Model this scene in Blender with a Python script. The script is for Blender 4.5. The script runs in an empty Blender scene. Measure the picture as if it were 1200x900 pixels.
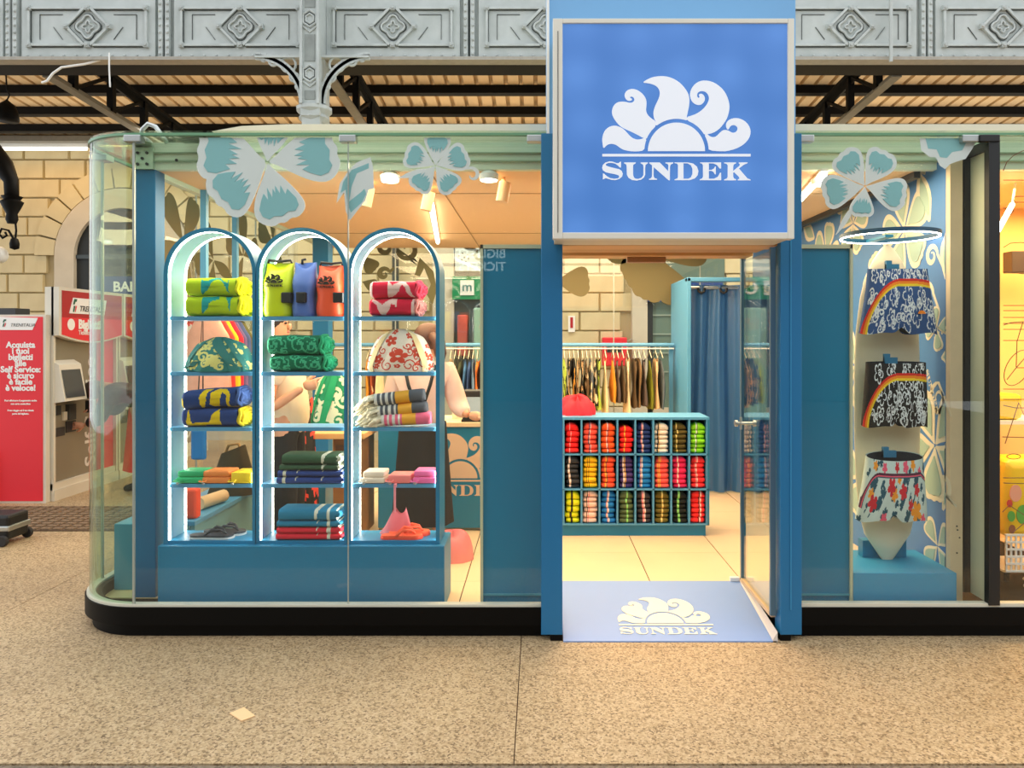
import bpy, bmesh, math, random
from mathutils import Vector, Matrix, geometry
PI = math.pi
RN = random.Random(11)
scene = bpy.context.scene
COL = scene.collection

# ------------------------------------------------------------------ camera
F, PX, PY, H, D = 866.67, 632.0, 397.0, 1.5, 3.7
cam_d = bpy.data.cameras.new('camera'); cam = bpy.data.objects.new('camera', cam_d); COL.objects.link(cam)
cam.location = (0, -D, H); cam.rotation_euler = (PI/2, 0, 0)
cam_d.sensor_width = 36; cam_d.lens = 26; cam_d.clip_start = .05; cam_d.clip_end = 200
cam_d.shift_x = -(PX-600)/1200; cam_d.shift_y = (PY-450)/1200
scene.camera = cam
# ------------------------------------------------------------------ view, world, large lights
vs = scene.view_settings
vs.view_transform = 'Standard'; vs.look = 'None'; vs.gamma = 1; vs.use_curve_mapping = False
vs.exposure = 0.0
scene.cycles.max_bounces = 10; scene.cycles.transparent_max_bounces = 24
scene.cycles.diffuse_bounces = 4; scene.cycles.glossy_bounces = 4
scene.cycles.caustics_reflective = False; scene.cycles.caustics_refractive = False
wd = bpy.data.worlds.new('station_daylight'); scene.world = wd; wd.use_nodes = True
bgn = wd.node_tree.nodes['Background']; bgn.inputs[0].default_value = (.92, .96, 1.0, 1); bgn.inputs[1].default_value = 1.7

def lin(c):
    return tuple(((x/255)/12.92 if x/255 <= .04045 else ((x/255+.055)/1.055)**2.4) for x in c)
def area(name, loc, size, power, col=(255, 240, 215), rot=(0, 0, 0), sy=None):
    l = bpy.data.lights.new(name, 'AREA'); l.energy = power; l.color = lin(col); l.size = size
    if sy: l.shape = 'RECTANGLE'; l.size_y = sy
    o = bpy.data.objects.new(name, l); COL.objects.link(o); o.location = loc; o.rotation_euler = rot
    return o
# shop ceiling light (the rows of downlights and LED tubes under the shop's own ceiling)
area('shop_light', (-1.0, 1.2, 2.40), 1.6, 64, (255, 222, 178), sy=1.6)
area('shop_light', (.85, 1.3, 2.40), 1.6, 64, (255, 222, 178), sy=1.6)
area('shop_light', (0.0, 2.9, 2.40), 3.2, 80, (255, 226, 185), sy=1.0)
area('window_light', (1.75, .25, 2.40), .5, 8, (255, 222, 178), sy=.3)
area('window_light', (-1.2, .2, 2.40), 1.4, 14, (255, 232, 200), sy=.2)
area('wall_tube_light', (-6.8, 6.75, 4.2), 2.4, 16, (255, 205, 140), sy=.1)
area('canopy_fill', (0, 5.9, 3.8), 14, 62, (255, 238, 210), (PI, 0, 0), 1.6)   # added fill without a fixture, washing the canopy sheets from below
area('concourse_fill', (0, 5.8, 4.0), 12, 330, (255, 244, 224), sy=1.5)          # added fill behind the shop, no lamp fixture there

# ------------------------------------------------------------------ materials
MATS = {}
def mat(name, rgb, rough=.5, metal=0, emit=0, noise=0, nscale=20, bump=0, bscale=60, spec=.5, rgb2=None, alpha=None, coat=0, trans=0):
    if name in MATS: return MATS[name]
    m = bpy.data.materials.new(name); m.use_nodes = True; MATS[name] = m
    nt = m.node_tree; N = nt.nodes; L = nt.links; b = N['Principled BSDF']
    c = (*lin(rgb), 1)
    b.inputs['Base Color'].default_value = c; b.inputs['Roughness'].default_value = rough
    b.inputs['Metallic'].default_value = metal; b.inputs['Specular IOR Level'].default_value = spec
    if coat: b.inputs['Coat Weight'].default_value = coat
    if alpha is not None: b.inputs['Alpha'].default_value = alpha
    if emit:
        b.inputs['Emission Color'].default_value = c; b.inputs['Emission Strength'].default_value = emit
    tc = N.new('ShaderNodeTexCoord')
    nz = N.new('ShaderNodeTexNoise'); nz.inputs['Scale'].default_value = nscale; nz.inputs['Detail'].default_value = 3
    L.new(tc.outputs['Object'], nz.inputs['Vector'])
    mx = N.new('ShaderNodeMix'); mx.data_type = 'RGBA'
    a = noise if noise else .02
    c2 = lin(rgb2) if rgb2 else tuple(x*.55 for x in c[:3])
    mx.inputs[6].default_value = c; mx.inputs[7].default_value = (*c2, 1)
    mp = N.new('ShaderNodeMapRange'); mp.inputs[1].default_value = .38; mp.inputs[2].default_value = .68
    mp.inputs[3].default_value = 0; mp.inputs[4].default_value = a
    L.new(nz.outputs[0], mp.inputs[0]); L.new(mp.outputs[0], mx.inputs[0]); L.new(mx.outputs[2], b.inputs['Base Color'])
    if bump:
        n2 = N.new('ShaderNodeTexNoise'); n2.inputs['Scale'].default_value = bscale; n2.inputs['Detail'].default_value = 4
        L.new(tc.outputs['Object'], n2.inputs['Vector'])
        bp = N.new('ShaderNodeBump'); bp.inputs['Strength'].default_value = bump; bp.inputs['Distance'].default_value = .01
        L.new(n2.outputs[0], bp.inputs['Height']); L.new(bp.outputs[0], b.inputs['Normal'])
    return m
def glassmat(name, tint, refl=1.0, ior=1.5):
    m = bpy.data.materials.new(name); m.use_nodes = True; MATS[name] = m
    nt = m.node_tree; N = nt.nodes; L = nt.links; N.remove(N['Principled BSDF']); out = N['Material Output']
    t = N.new('ShaderNodeBsdfTransparent'); t.inputs[0].default_value = (*lin(tint), 1)
    g = N.new('ShaderNodeBsdfGlossy'); g.inputs['Roughness'].default_value = 0; g.inputs[0].default_value = (refl, refl, refl, 1)
    lw = N.new('ShaderNodeLayerWeight'); lw.inputs[0].default_value = .5
    pw = N.new('ShaderNodeMath'); pw.operation = 'POWER'; L.new(lw.outputs['Facing'], pw.inputs[0]); pw.inputs[1].default_value = 5
    f = N.new('ShaderNodeMapRange'); L.new(pw.outputs[0], f.inputs[0]); f.inputs[3].default_value = ((ior-1)/(ior+1))**2; f.inputs[4].default_value = 1
    mx = N.new('ShaderNodeMixShader')
    L.new(f.outputs[0], mx.inputs[0]); L.new(t.outputs[0], mx.inputs[1]); L.new(g.outputs[0], mx.inputs[2]); L.new(mx.outputs[0], out.inputs[0])
    return m
def speckle(name, c1, c2, c3, scale=160, rough=.5, bump=.3):
    m = bpy.data.materials.new(name); m.use_nodes = True; MATS[name] = m
    nt = m.node_tree; N = nt.nodes; L = nt.links; b = N['Principled BSDF']; b.inputs['Roughness'].default_value = rough
    tc = N.new('ShaderNodeTexCoord')
    v = N.new('ShaderNodeTexVoronoi'); v.inputs['Scale'].default_value = scale
    L.new(tc.outputs['Object'], v.inputs['Vector'])
    r = N.new('ShaderNodeValToRGB'); e = r.color_ramp.elements
    e[0].position = 0; e[0].color = (*lin(c1), 1); e[1].position = 1; e[1].color = (*lin(c2), 1)
    k = e.new(.16); k.color = (*lin(c3), 1); k = e.new(.34); k.color = (*lin(c1), 1)
    sp = N.new('ShaderNodeSeparateColor'); L.new(v.outputs['Color'], sp.inputs[0]); L.new(sp.outputs[0], r.inputs[0])
    nz = N.new('ShaderNodeTexNoise'); nz.inputs['Scale'].default_value = .9; nz.inputs['Detail'].default_value = 5
    L.new(tc.outputs['Object'], nz.inputs['Vector'])
    mp = N.new('ShaderNodeMapRange'); mp.inputs[1].default_value = .3; mp.inputs[2].default_value = .7; mp.inputs[3].default_value = .8; mp.inputs[4].default_value = 1.08
    L.new(nz.outputs[0], mp.inputs[0])
    mx = N.new('ShaderNodeMix'); mx.data_type = 'RGBA'; mx.blend_type = 'MULTIPLY'; mx.inputs[0].default_value = 1
    L.new(r.outputs[0], mx.inputs[6]); L.new(mp.outputs[0], mx.inputs[7]); L.new(mx.outputs[2], b.inputs['Base Color'])
    bp = N.new('ShaderNodeBump'); bp.inputs['Strength'].default_value = bump; bp.inputs['Distance'].default_value = .004
    L.new(v.outputs['Distance'], bp.inputs['Height']); L.new(bp.outputs[0], b.inputs['Normal'])
    return m
PAVE = speckle('aggregate_paving', (176, 148, 108), (206, 180, 142), (116, 92, 62), 130, .55)
PAVE2 = speckle('dark_paving', (120, 104, 86), (140, 124, 104), (92, 80, 66), 90, .6)
GLASS = glassmat('clear_glass', (252, 254, 252), .8)
GLASSG = glassmat('curved_green_glass', (234, 246, 235), .9, 1.55)
SHELFGLASS = glassmat('door_glass', (246, 250, 246), 1.0, 1.55)
BLUE = mat('blue_lacquer', (22, 124, 166), .42)
BLUEL = mat('pale_blue_lacquer', (84, 154, 194), .45)
POST = mat('portal_blue', (26, 110, 160), .45)
PORTAL = mat('portal_sky_blue', (120, 176, 224), .5)
TEAL = mat('panel_teal_blue', (0, 124, 164), .4)
CREAM = mat('cream_paint', (236, 226, 200), .5)
WHITE = mat('white_paint', (240, 240, 236), .45)
LED = mat('led_strip', (255, 250, 240), .5, emit=15)
TUBE = mat('led_tube', (255, 250, 236), .5, emit=9)
LAMPW = mat('lamp_glow', (255, 248, 232), .5, emit=14)
BLACKB = mat('black_base', (3, 3, 3), .5, spec=.15)
BLACK = mat('black_metal', (20, 20, 20), .5)
STEEL = mat('brushed_steel', (190, 194, 192), .32, .9)
GREYM = mat('grey_silver_seam', (176, 184, 176), .35, .5)
IRON = mat('painted_cast_iron', (190, 196, 193), .6, noise=.5, nscale=5, bump=.15, bscale=30, rgb2=(162, 170, 166))
IRONP = mat('painted_iron_moulding', (192, 198, 195), .6, noise=.4, nscale=8)
IROND = mat('iron_painted_shade', (74, 80, 78), .7)  # dark tone that paints shadow lines along the iron mouldings
STEELB = mat('black_steel', (5, 5, 5), .6, spec=.2)
TRUSSG = mat('grey_steel_angle', (128, 124, 112), .5, noise=.3)
SHEET = mat('canopy_sheet', (216, 188, 146), .6, noise=.25, nscale=2)
STONE = mat('cream_ashlar', (214, 200, 160), .8, noise=.35, nscale=3, bump=.15, bscale=25, rgb2=(190, 172, 130))
STONEW = mat('pale_stone', (206, 196, 176), .75, noise=.3, nscale=4, rgb2=(182, 172, 152))
MORTAR = mat('joint_mortar', (190, 174, 136), .9)
PEACH = mat('peach_ceiling', (240, 202, 154), .6)
TILE = mat('peach_floor_tile', (240, 208, 164), .35, noise=.12, nscale=3)
GROUT = mat('tile_grout', (96, 70, 50), .9)
DARK = mat('dark_void', (34, 40, 42), .6)
RED = mat('ticket_red', (232, 44, 58), .45)
REDD = mat('ticket_dark_red', (176, 20, 36), .45)
WHT = mat('print_white', (246, 244, 240), .5)
SKIN = mat('skin', (214, 152, 118), .5)

# ------------------------------------------------------------------ mesh helpers
WORLD = {}
class MB:
    def __init__(s): s.v = []; s.f = []; s.m = []
    def add(s, vs_, fs, mi=0):
        o = len(s.v); s.v += [tuple(q) for q in vs_]
        for i, f in enumerate(fs):
            s.f.append([k+o for k in f]); s.m.append(mi if isinstance(mi, int) else mi[i])
        return s
    def box(s, x0, x1, y0, y1, z0, z1, mi=0):
        return s.add([(x, y, z) for z in (z0, z1) for y in (y0, y1) for x in (x0, x1)],
                     [(0, 2, 3, 1), (4, 5, 7, 6), (0, 1, 5, 4), (2, 6, 7, 3), (0, 4, 6, 2), (1, 3, 7, 5)], mi)
    def cbox(s, x0, x1, y0, y1, z0, z1, c=.006, mi=0):
        """box with chamfered edges"""
        bm = bmesh.new()
        bmesh.ops.create_cube(bm, size=1)
        for v in bm.verts:
            v.co = Vector(((x0+x1)/2+v.co.x*(x1-x0), (y0+y1)/2+v.co.y*(y1-y0), (z0+z1)/2+v.co.z*(z1-z0)))
        bmesh.ops.bevel(bm, geom=bm.edges[:], offset=c, segments=2, affect='EDGES', profile=.5)
        bm.verts.index_update()
        s.add([v.co for v in bm.verts], [[v.index for v in f.verts] for f in bm.faces], mi); bm.free()
        return s
    def bar(s, p0, p1, w, h, up=(0, 0, 1), mi=0):
        p0 = Vector(p0); p1 = Vector(p1); d = (p1-p0).normalized(); u = Vector(up)
        a = d.cross(u)
        if a.length < 1e-5: a = d.cross(Vector((1, 0, 0)))
        a.normalize(); b = a.cross(d)
        q = []
        for p in (p0, p1):
            for i, j in ((-1, -1), (1, -1), (1, 1), (-1, 1)): q.append(p+a*(i*w/2)+b*(j*h/2))
        return s.add(q, [(0, 1, 2, 3), (7, 6, 5, 4), (0, 4, 5, 1), (1, 5, 6, 2), (2, 6, 7, 3), (3, 7, 4, 0)], mi)
    def tube(s, path, r, n=8, closed=False, mi=0):
        P = [Vector(p) for p in path]; m = len(P); vs_ = []; ref = None
        for i in range(m):
            if closed: d = P[(i+1) % m]-P[i-1]
            else: d = P[min(i+1, m-1)]-P[max(i-1, 0)]
            d.normalize()
            if ref is None: ref = Vector((0, 0, 1)) if abs(d.z) < .9 else Vector((1, 0, 0))
            a = d.cross(ref)
            if a.length < 1e-4: a = d.cross(Vector((0, 1, 0)))
            a.normalize(); b = a.cross(d); ref = b
            rr = r[i] if isinstance(r, (list, tuple)) else r
            vs_ += [P[i]+a*(math.cos(2*PI*k/n)*rr)+b*(math.sin(2*PI*k/n)*rr) for k in range(n)]
        fs = []
        for i in range(m if closed else m-1):
            j = (i+1) % m
            for k in range(n): fs.append((i*n+k, i*n+(k+1) % n, j*n+(k+1) % n, j*n+k))
        if not closed: fs += [list(range(n))[::-1], [(m-1)*n+k for k in range(n)]]
        return s.add(vs_, fs, mi)
    def cyl(s, p0, p1, r, r1=None, n=16, mi=0): return s.tube([p0, p1], [r, r if r1 is None else r1], n, mi=mi)
    def lathe(s, prof, c=(0, 0, 0), n=20, axis='z', mi=0):
        vs_ = []
        for r, z in prof:
            for k in range(n):
                a = 2*PI*k/n; x, y = r*math.cos(a), r*math.sin(a)
                vs_.append((c[0]+x, c[1]+y, c[2]+z) if axis == 'z' else (c[0]+x, c[1]+z, c[2]+y))
        m = len(prof); fs = [(i*n+k, i*n+(k+1) % n, (i+1)*n+(k+1) % n, (i+1)*n+k) for i in range(m-1) for k in range(n)]
        fs += [list(range(n))[::-1], [(m-1)*n+k for k in range(n)]]
        return s.add(vs_, fs, mi)
    def ell(s, c, r, n=12, m=8, mi=0, rot=None):
        vs_ = []; c = Vector(c)
        for i in range(m+1):
            t = PI*i/m
            for k in range(n):
                a = 2*PI*k/n; p = Vector((r[0]*math.sin(t)*math.cos(a), r[1]*math.sin(t)*math.sin(a), r[2]*math.cos(t)))
                vs_.append(c+(rot @ p if rot else p))
        return s.add(vs_, [(i*n+k, (i+1)*n+k, (i+1)*n+(k+1) % n, i*n+(k+1) % n) for i in range(m) for k in range(n)], mi)
    def prism(s, loops, fr, t=.002, mi=0):
        """polygon (outer loop + holes) in 2d, frame fr=(origin,u,v), extruded t along u x v"""
        if not isinstance(loops[0][0], (list, tuple)): loops = [loops]
        o, u, v = (Vector(q) for q in fr); nrm = u.cross(v).normalized()
        P = [[Vector((p[0], p[1], 0)) for p in l] for l in loops]
        tri = geometry.tessellate_polygon(P); flat = [p for l in P for p in l]; n = len(flat)
        vs_ = [o+u*p.x+v*p.y for p in flat]+[o+u*p.x+v*p.y+nrm*t for p in flat]
        fs = [tuple(i+n for i in f) for f in tri]+[tuple(f[::-1]) for f in tri]
        k = 0
        for l in P:
            m = len(l); fs += [(k+i, k+(i+1) % m, k+(i+1) % m+n, k+i+n) for i in range(m)]; k += m
        return s.add(vs_, fs, mi)
    def grid(s, fn, nu, nv, cls=None, wrapu=False):
        """fn(u,v)->point, u,v in 0..1 ; cls(u,v)->material index of the cell"""
        cols = nu if wrapu else nu+1
        vs_ = [fn(i/nu, j/nv) for j in range(nv+1) for i in range(cols)]
        fs = []; ms = []
        for j in range(nv):
            for i in range(nu):
                a = j*cols+i; b = j*cols+(i+1) % cols
                fs.append((a, b, b+cols, a+cols)); ms.append(cls((i+.5)/nu, (j+.5)/nv) if cls else 0)
        return s.add(vs_, fs, ms)
    def slope(s, k, y0=7.3):
        s.v = [(x, y, z+(y0-y)*k) for x, y, z in s.v]; return s
    def mesh(s, name, mats, off=(0, 0, 0), smooth=False):
        me = bpy.data.meshes.new(name)
        me.from_pydata([(v[0]-off[0], v[1]-off[1], v[2]-off[2]) for v in s.v], [], s.f)
        for m_ in (mats if isinstance(mats, (list, tuple)) else [mats]): me.materials.append(m_)
        me.polygons.foreach_set('material_index', s.m)
        bm = bmesh.new(); bm.from_mesh(me); bmesh.ops.recalc_face_normals(bm, faces=bm.faces[:]); bm.to_mesh(me); bm.free()
        if smooth is True: me.polygons.foreach_set('use_smooth', [True]*len(me.polygons))
        elif smooth: me.shade_smooth(); me.set_sharp_from_angle(angle=smooth)
        me.update(); return me
    def build(s, name, mats, parent=None, smooth=False, origin=None):
        if parent is not None: off = WORLD[parent]
        elif origin is not None: off = Vector(origin)
        else:
            xs = [v[0] for v in s.v]; ys = [v[1] for v in s.v]; zs = [v[2] for v in s.v]
            off = Vector(((min(xs)+max(xs))/2, (min(ys)+max(ys))/2, min(zs)))
        o = bpy.data.objects.new(name, s.mesh(name, mats, off, smooth)); COL.objects.link(o)
        WORLD[o] = off
        if parent is not None: o.parent = parent
        else: o.location = off
        return o
def tag(o, label, cat, group=None, kind=None):
    if label: o['label'] = label
    if cat: o['category'] = cat
    if group: o['group'] = group
    if kind: o['kind'] = kind
    return o
def struct(o, label=None): o['kind'] = 'structure'; (o.__setitem__('label', label) if label else None); return o
def thing(name, label, cat, loc=(0, 0, 0), group=None):
    o = bpy.data.objects.new(name, None); COL.objects.link(o); o.location = loc; o.empty_display_size = .1
    WORLD[o] = Vector(loc); return tag(o, label, cat, group)
def piece(name, me, parent, loc=(0, 0, 0), scale=(1, 1, 1), rot=(0, 0, 0)):
    o = bpy.data.objects.new(name, me); COL.objects.link(o)
    if parent is not None: o.parent = parent; loc = Vector(loc)-WORLD[parent]
    o.location = loc; o.scale = scale; o.rotation_euler = rot; WORLD[o] = Vector(loc); return o
def copy_tree(o, parent=None):
    c = o.copy(); COL.objects.link(c); WORLD[c] = WORLD[o]
    if parent is not None: c.parent = parent
    for ch in o.children: copy_tree(ch, c)
    return c
def W(x, y, Y):
    """photo pixel at depth Y -> world point"""
    d = Y+D; return Vector(((x-PX)*d/F, Y, H-(y-PY)*d/F))
def text(s, size, mat_, parent, loc, rx=PI/2, rz=0, align='CENTER', bold=0, ext=.001, sx=1, name='lettering', shear=0):
    cu = bpy.data.curves.new(name, 'FONT'); cu.body = s; cu.size = size; cu.align_x = align; cu.extrude = ext; cu.offset = bold; cu.shear = shear
    cu.resolution_u = 3
    t = bpy.data.objects.new(name, cu); COL.objects.link(t)
    dg = bpy.context.evaluated_depsgraph_get(); dg.update()
    me = bpy.data.meshes.new_from_object(t.evaluated_get(dg)); bpy.data.objects.remove(t); bpy.data.curves.remove(cu)
    me.materials.clear(); me.materials.append(mat_)
    o = bpy.data.objects.new(name, me); COL.objects.link(o)
    loc = Vector(loc)
    if parent is not None: loc = loc-WORLD[parent]; o.parent = parent
    o.location = loc; o.rotation_euler = (rx, 0, rz); o.scale = (sx, 1, 1); return o
def chaikin(p, n=1):
    for _ in range(n):
        q = []
        for i in range(len(p)):
            a, b = p[i], p[(i+1) % len(p)]
            q += [(a[0]*.75+b[0]*.25, a[1]*.75+b[1]*.25), (a[0]*.25+b[0]*.75, a[1]*.25+b[1]*.75)]
        p = q
    return p
def arc(cx, cy, r, a0, a1, n=16):
    return [(cx+r*math.cos(a0+(a1-a0)*i/n), cy+r*math.sin(a0+(a1-a0)*i/n)) for i in range(n+1)]
ORD = ['first', 'second', 'third', 'fourth', 'fifth', 'sixth', 'seventh', 'eighth', 'ninth', 'tenth', 'eleventh', 'twelfth',
       'thirteenth', 'fourteenth', 'fifteenth', 'sixteenth', 'seventeenth', 'eighteenth', 'nineteenth', 'twentieth',
       'twenty-first', 'twenty-second', 'twenty-third', 'twenty-fourth', 'twenty-fifth', 'twenty-sixth']

# ------------------------------------------------------------------ the wave-and-sun emblem with its word
def _A(p): return (700+p[0]/9, 85+p[1]/9)
def _B(p): return (790+p[0]/9, 85+p[1]/9)
def _C(p): return (700+p[0]/12, 180+p[1]/12)
def _E(p): return (785+p[0]/12, 180+p[1]/12)
def _n(l): return [((x-793)/174, (176.7-y)/174) for x, y in l]
def make_logo():
    ring = lambda a: (793.1+37.9*math.cos(math.radians(a)), 176.5-37.9*math.sin(math.radians(a)))
    p1 = [_A(p) for p in [(65, 800), (55, 740), (52, 690), (65, 635), (95, 590), (140, 562), (190, 555), (235, 568), (275, 590), (310, 625), (345, 665), (380, 692), (420, 704), (460, 700), (490, 688)]] + [ring(158), ring(168), ring(179)] + \
         [_A(p) for p in [(420, 830), (340, 825), (280, 812), (240, 790), (205, 762), (165, 748), (125, 750), (95, 768)]]
    p2 = [_A(p) for p in [(490, 688), (430, 655), (370, 625), (310, 598), (262, 575), (215, 535), (175, 480), (155, 430), (157, 380), (180, 335), (215, 308), (260, 302), (300, 305), (335, 315), (368, 313), (388, 298), (394, 277), (383, 256), (362, 247), (345, 256), (350, 268), (366, 270), (368, 286), (345, 296), (318, 290), (298, 270), (288, 240), (295, 205), (325, 178), (370, 166), (420, 178), (465, 207), (500, 245), (520, 290), (520, 340), (514, 400), (530, 440), (570, 480), (618, 508)]] + [ring(130), ring(138), ring(145), ring(152), ring(158)]
    p3 = [_A(p) for p in [(478, 102), (520, 72), (580, 45), (650, 33), (720, 34), (790, 52)]] + [_B(p) for p in [(50, 92), (100, 140), (140, 195), (160, 245), (165, 300), (158, 360), (143, 430), (135, 465)]] + \
         [ring(a) for a in (70, 80, 90, 100, 110, 120, 130)] + [_A(p) for p in [(618, 508), (600, 480), (593, 430), (597, 390), (615, 340), (645, 280), (662, 230), (660, 185), (635, 145), (590, 120), (540, 108)]]
    p4 = [_B(p) for p in [(135, 465), (190, 450), (250, 425), (310, 380), (350, 330), (372, 280), (368, 240), (345, 205), (310, 190), (275, 192), (250, 210), (243, 240), (256, 266), (272, 258), (268, 240), (262, 228), (285, 216), (312, 230), (328, 260), (325, 295), (300, 328), (265, 340), (225, 330), (190, 300), (172, 255), (170, 210), (187, 160), (222, 115), (275, 85), (330, 78), (400, 90), (465, 125), (520, 175), (560, 240), (583, 310), (588, 370), (575, 440), (552, 498), (515, 552), (470, 600), (410, 635), (355, 645)]] + [ring(a) for a in (30, 38, 45, 52, 60, 70)]
    p5 = [_B(p) for p in [(355, 645), (375, 668), (415, 680), (450, 668), (485, 630), (515, 605), (545, 602), (575, 608), (610, 630), (640, 632), (668, 610), (675, 580), (655, 555), (625, 548), (595, 562), (582, 590), (572, 598), (560, 588), (550, 560), (553, 527), (577, 497), (617, 480), (665, 475), (720, 490), (770, 525), (803, 575), (812, 630), (795, 690), (750, 745), (690, 785), (610, 815), (520, 830)]] + [ring(a) for a in (1, 8, 15, 22, 30)]
    L = [[_n(chaikin(p, 1))] for p in (p1, p2, p3, p4, p5)]
    L.append([arc(0, 0, 33.5/174, 0, PI, 32)])
    L.append([_n([(706, 183), (880, 183), (880, 180), (706, 180)])])
    S_ = [(335, 108), (335, 190), (315, 190), (295, 165), (250, 135), (200, 125), (150, 128), (120, 145), (125, 165), (170, 182), (240, 200), (310, 215), (345, 240), (360, 280), (350, 320), (310, 352), (255, 368), (200, 365), (150, 350), (120, 340), (100, 350), (80, 360), (80, 275), (100, 280), (130, 310), (180, 340), (240, 350), (290, 345), (312, 325), (300, 300), (250, 285), (180, 272), (120, 258), (80, 230), (70, 195), (80, 155), (115, 122), (170, 105), (220, 110), (270, 130), (300, 130), (320, 112)]
    U_ = [(380, 120), (542, 120), (542, 132), (510, 150), (505, 180), (505, 290), (515, 330), (540, 350), (580, 352), (625, 335), (650, 300), (652, 180), (645, 150), (612, 132), (612, 120), (712, 120), (712, 132), (680, 155), (675, 200), (675, 290), (660, 330), (620, 362), (560, 375), (490, 368), (440, 335), (418, 290), (415, 180), (410, 150), (380, 132)]
    N_ = [(735, 120), (880, 120), (1000, 245), (1003, 160), (990, 140), (962, 132), (962, 120), (1070, 120), (1070, 132), (1035, 150), (1025, 180), (1022, 372), (1008, 372), (795, 185), (793, 310), (805, 340), (842, 352), (842, 364), (730, 364), (730, 352), (762, 340), (772, 310), (772, 160), (735, 132)]
    D_ = [(70, 120), (250, 120), (330, 135), (385, 180), (405, 240), (395, 300), (355, 345), (280, 370), (70, 370), (70, 358), (110, 345), (118, 320), (118, 160), (105, 135), (70, 130)]
    Dh = [(195, 132), (255, 132), (300, 160), (322, 210), (322, 280), (300, 330), (260, 350), (195, 350)]
    E_ = [(430, 120), (725, 120), (725, 205), (705, 205), (665, 155), (620, 134), (552, 132), (552, 228), (590, 225), (625, 205), (640, 178), (650, 178), (650, 288), (638, 288), (620, 255), (590, 238), (552, 238), (552, 350), (625, 350), (680, 320), (710, 265), (725, 265), (725, 370), (425, 370), (425, 358), (460, 345), (470, 320), (470, 160), (455, 135), (430, 130)]
    K_ = [(768, 120), (935, 120), (935, 132), (900, 150), (895, 180), (895, 240), (985, 165), (990, 145), (975, 132), (975, 120), (1098, 120), (1098, 130), (1050, 150), (975, 205), (1095, 345), (1140, 360), (1140, 372), (960, 372), (960, 360), (985, 345), (975, 320), (905, 255), (895, 270), (895, 320), (905, 345), (935, 358), (935, 372), (768, 372), (768, 360), (808, 345), (818, 320), (818, 160), (805, 140), (768, 132)]
    for l in (S_, U_, N_): L.append([_n([_C(p) for p in l])])
    L.append([_n([_E(p) for p in D_]), _n([_E(p) for p in Dh])])
    for l in (E_, K_): L.append([_n([_E(p) for p in l])])
    return L
LOGO = make_logo()
def logo(parent, origin, u, v, scale, mat_, t=.002, emblem=True, word=True):
    """emblem and word as flat raised print; origin = middle of the sun's base line"""
    u = Vector(u)*scale; v = Vector(v)*scale; o = []
    if emblem:
        m = MB()
        for l in LOGO[:7]: m.prism(l, (origin, u, v), t)
        o.append(m.build('wave_sun_emblem', mat_, parent))
    if word:
        m = MB()
        for l in LOGO[7:]: m.prism(l, (origin, u, v), t)
        o.append(m.build('lettering', mat_, parent))
    return o
# ------------------------------------------------------------------ flower prints
def petal(c, ang, ln, wd, ruffle=True):
    prof = [(0, 0), (.12, .07), (.3, .22), (.5, .36), (.68, .47), (.82, .50), (.92, .44), (.99, .30), (.97, .16), (1.03, .05), (1.0, -.08),
            (1.04, -.2), (.98, -.36), (.88, -.47), (.74, -.50), (.55, -.42), (.35, -.27), (.15, -.09)]
    ca, sa = math.cos(ang), math.sin(ang)
    return [(c[0]+s*ln*ca-w*wd*sa, c[1]+s*ln*sa+w*wd*ca) for s, w in chaikin(prof, 1)]
def petal_in(c, ang, ln, wd):
    prof = [(.52, .0), (.40, .03), (.55, .08), (.42, .13), (.58, .18), (.50, .24), (.68, .36), (.80, .37), (.88, .28), (.86, .14), (.91, .02), (.88, -.14), (.91, -.24),
            (.84, -.35), (.72, -.38), (.58, -.30), (.48, -.22), (.6, -.17), (.40, -.13), (.58, -.08), (.44, -.03)]
    ca, sa = math.cos(ang), math.sin(ang)
    return [(c[0]+s*ln*ca-w*wd*sa, c[1]+s*ln*sa+w*wd*ca) for s, w in prof]
def blossom(mo, mi_, fr, c, R, rot, n=5, wd=1.0, clip=None, angs=None, t=.001, t2=.002, clipx=None, solid=False):
    for k in range(n):
        a = rot+2*PI*k/n if angs is None else angs[k][0]
        r = R if angs is None else R*angs[k][1]
        for fn, m, tt in ((petal, mo, t+.0004*k), (petal_in, mi_, t2+.002+.0004*k)):
            if m is None: continue
            l = fn(c, a, r, r*wd)
            if solid and fn is petal_in: l = petal((c[0]+.17*r*math.cos(a), c[1]+.17*r*math.sin(a)), a, r*.73, r*wd*.70)
            if clip is not None: l = [(x, min(y, clip)) for x, y in l]
            if clipx is not None: l = [(min(x, clipx), y) for x, y in l]
            m.prism(l, fr, tt)
def leafpoly(c, ang, ln, wd, hollow=False):
    prof = [(0, 0), (.15, .16), (.4, .38), (.62, .40), (.82, .22), (1, 0), (.86, -.05), (.66, -.28), (.4, -.34), (.18, -.18)]
    ca, sa = math.cos(ang), math.sin(ang)
    return [(c[0]+s*ln*ca-w*wd*sa, c[1]+s*ln*sa+w*wd*ca) for s, w in chaikin(prof, 1)]
def swirl(c, r, a0, turns, w, tail=None, n=26):
    """comma-like scroll as a closed band"""
    pts = []
    for i in range(n+1):
        s = i/n; a = a0+turns*2*PI*s; rr = r*(1-.72*s); pts.append((c[0]+rr*math.cos(a), c[1]+rr*math.sin(a)))
    if tail: pts = [tail]+pts
    L_, R_ = [], []
    m = len(pts)
    for i, p in enumerate(pts):
        q = pts[min(i+1, m-1)]; b = pts[max(i-1, 0)]; d = Vector((q[0]-b[0], q[1]-b[1])); d.normalize()
        ww = w*(.25+.75*math.sin(PI*min(1, .12+i/m))); L_.append((p[0]-d.y*ww, p[1]+d.x*ww)); R_.append((p[0]+d.y*ww, p[1]-d.x*ww))
    return L_+R_[::-1]
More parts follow.
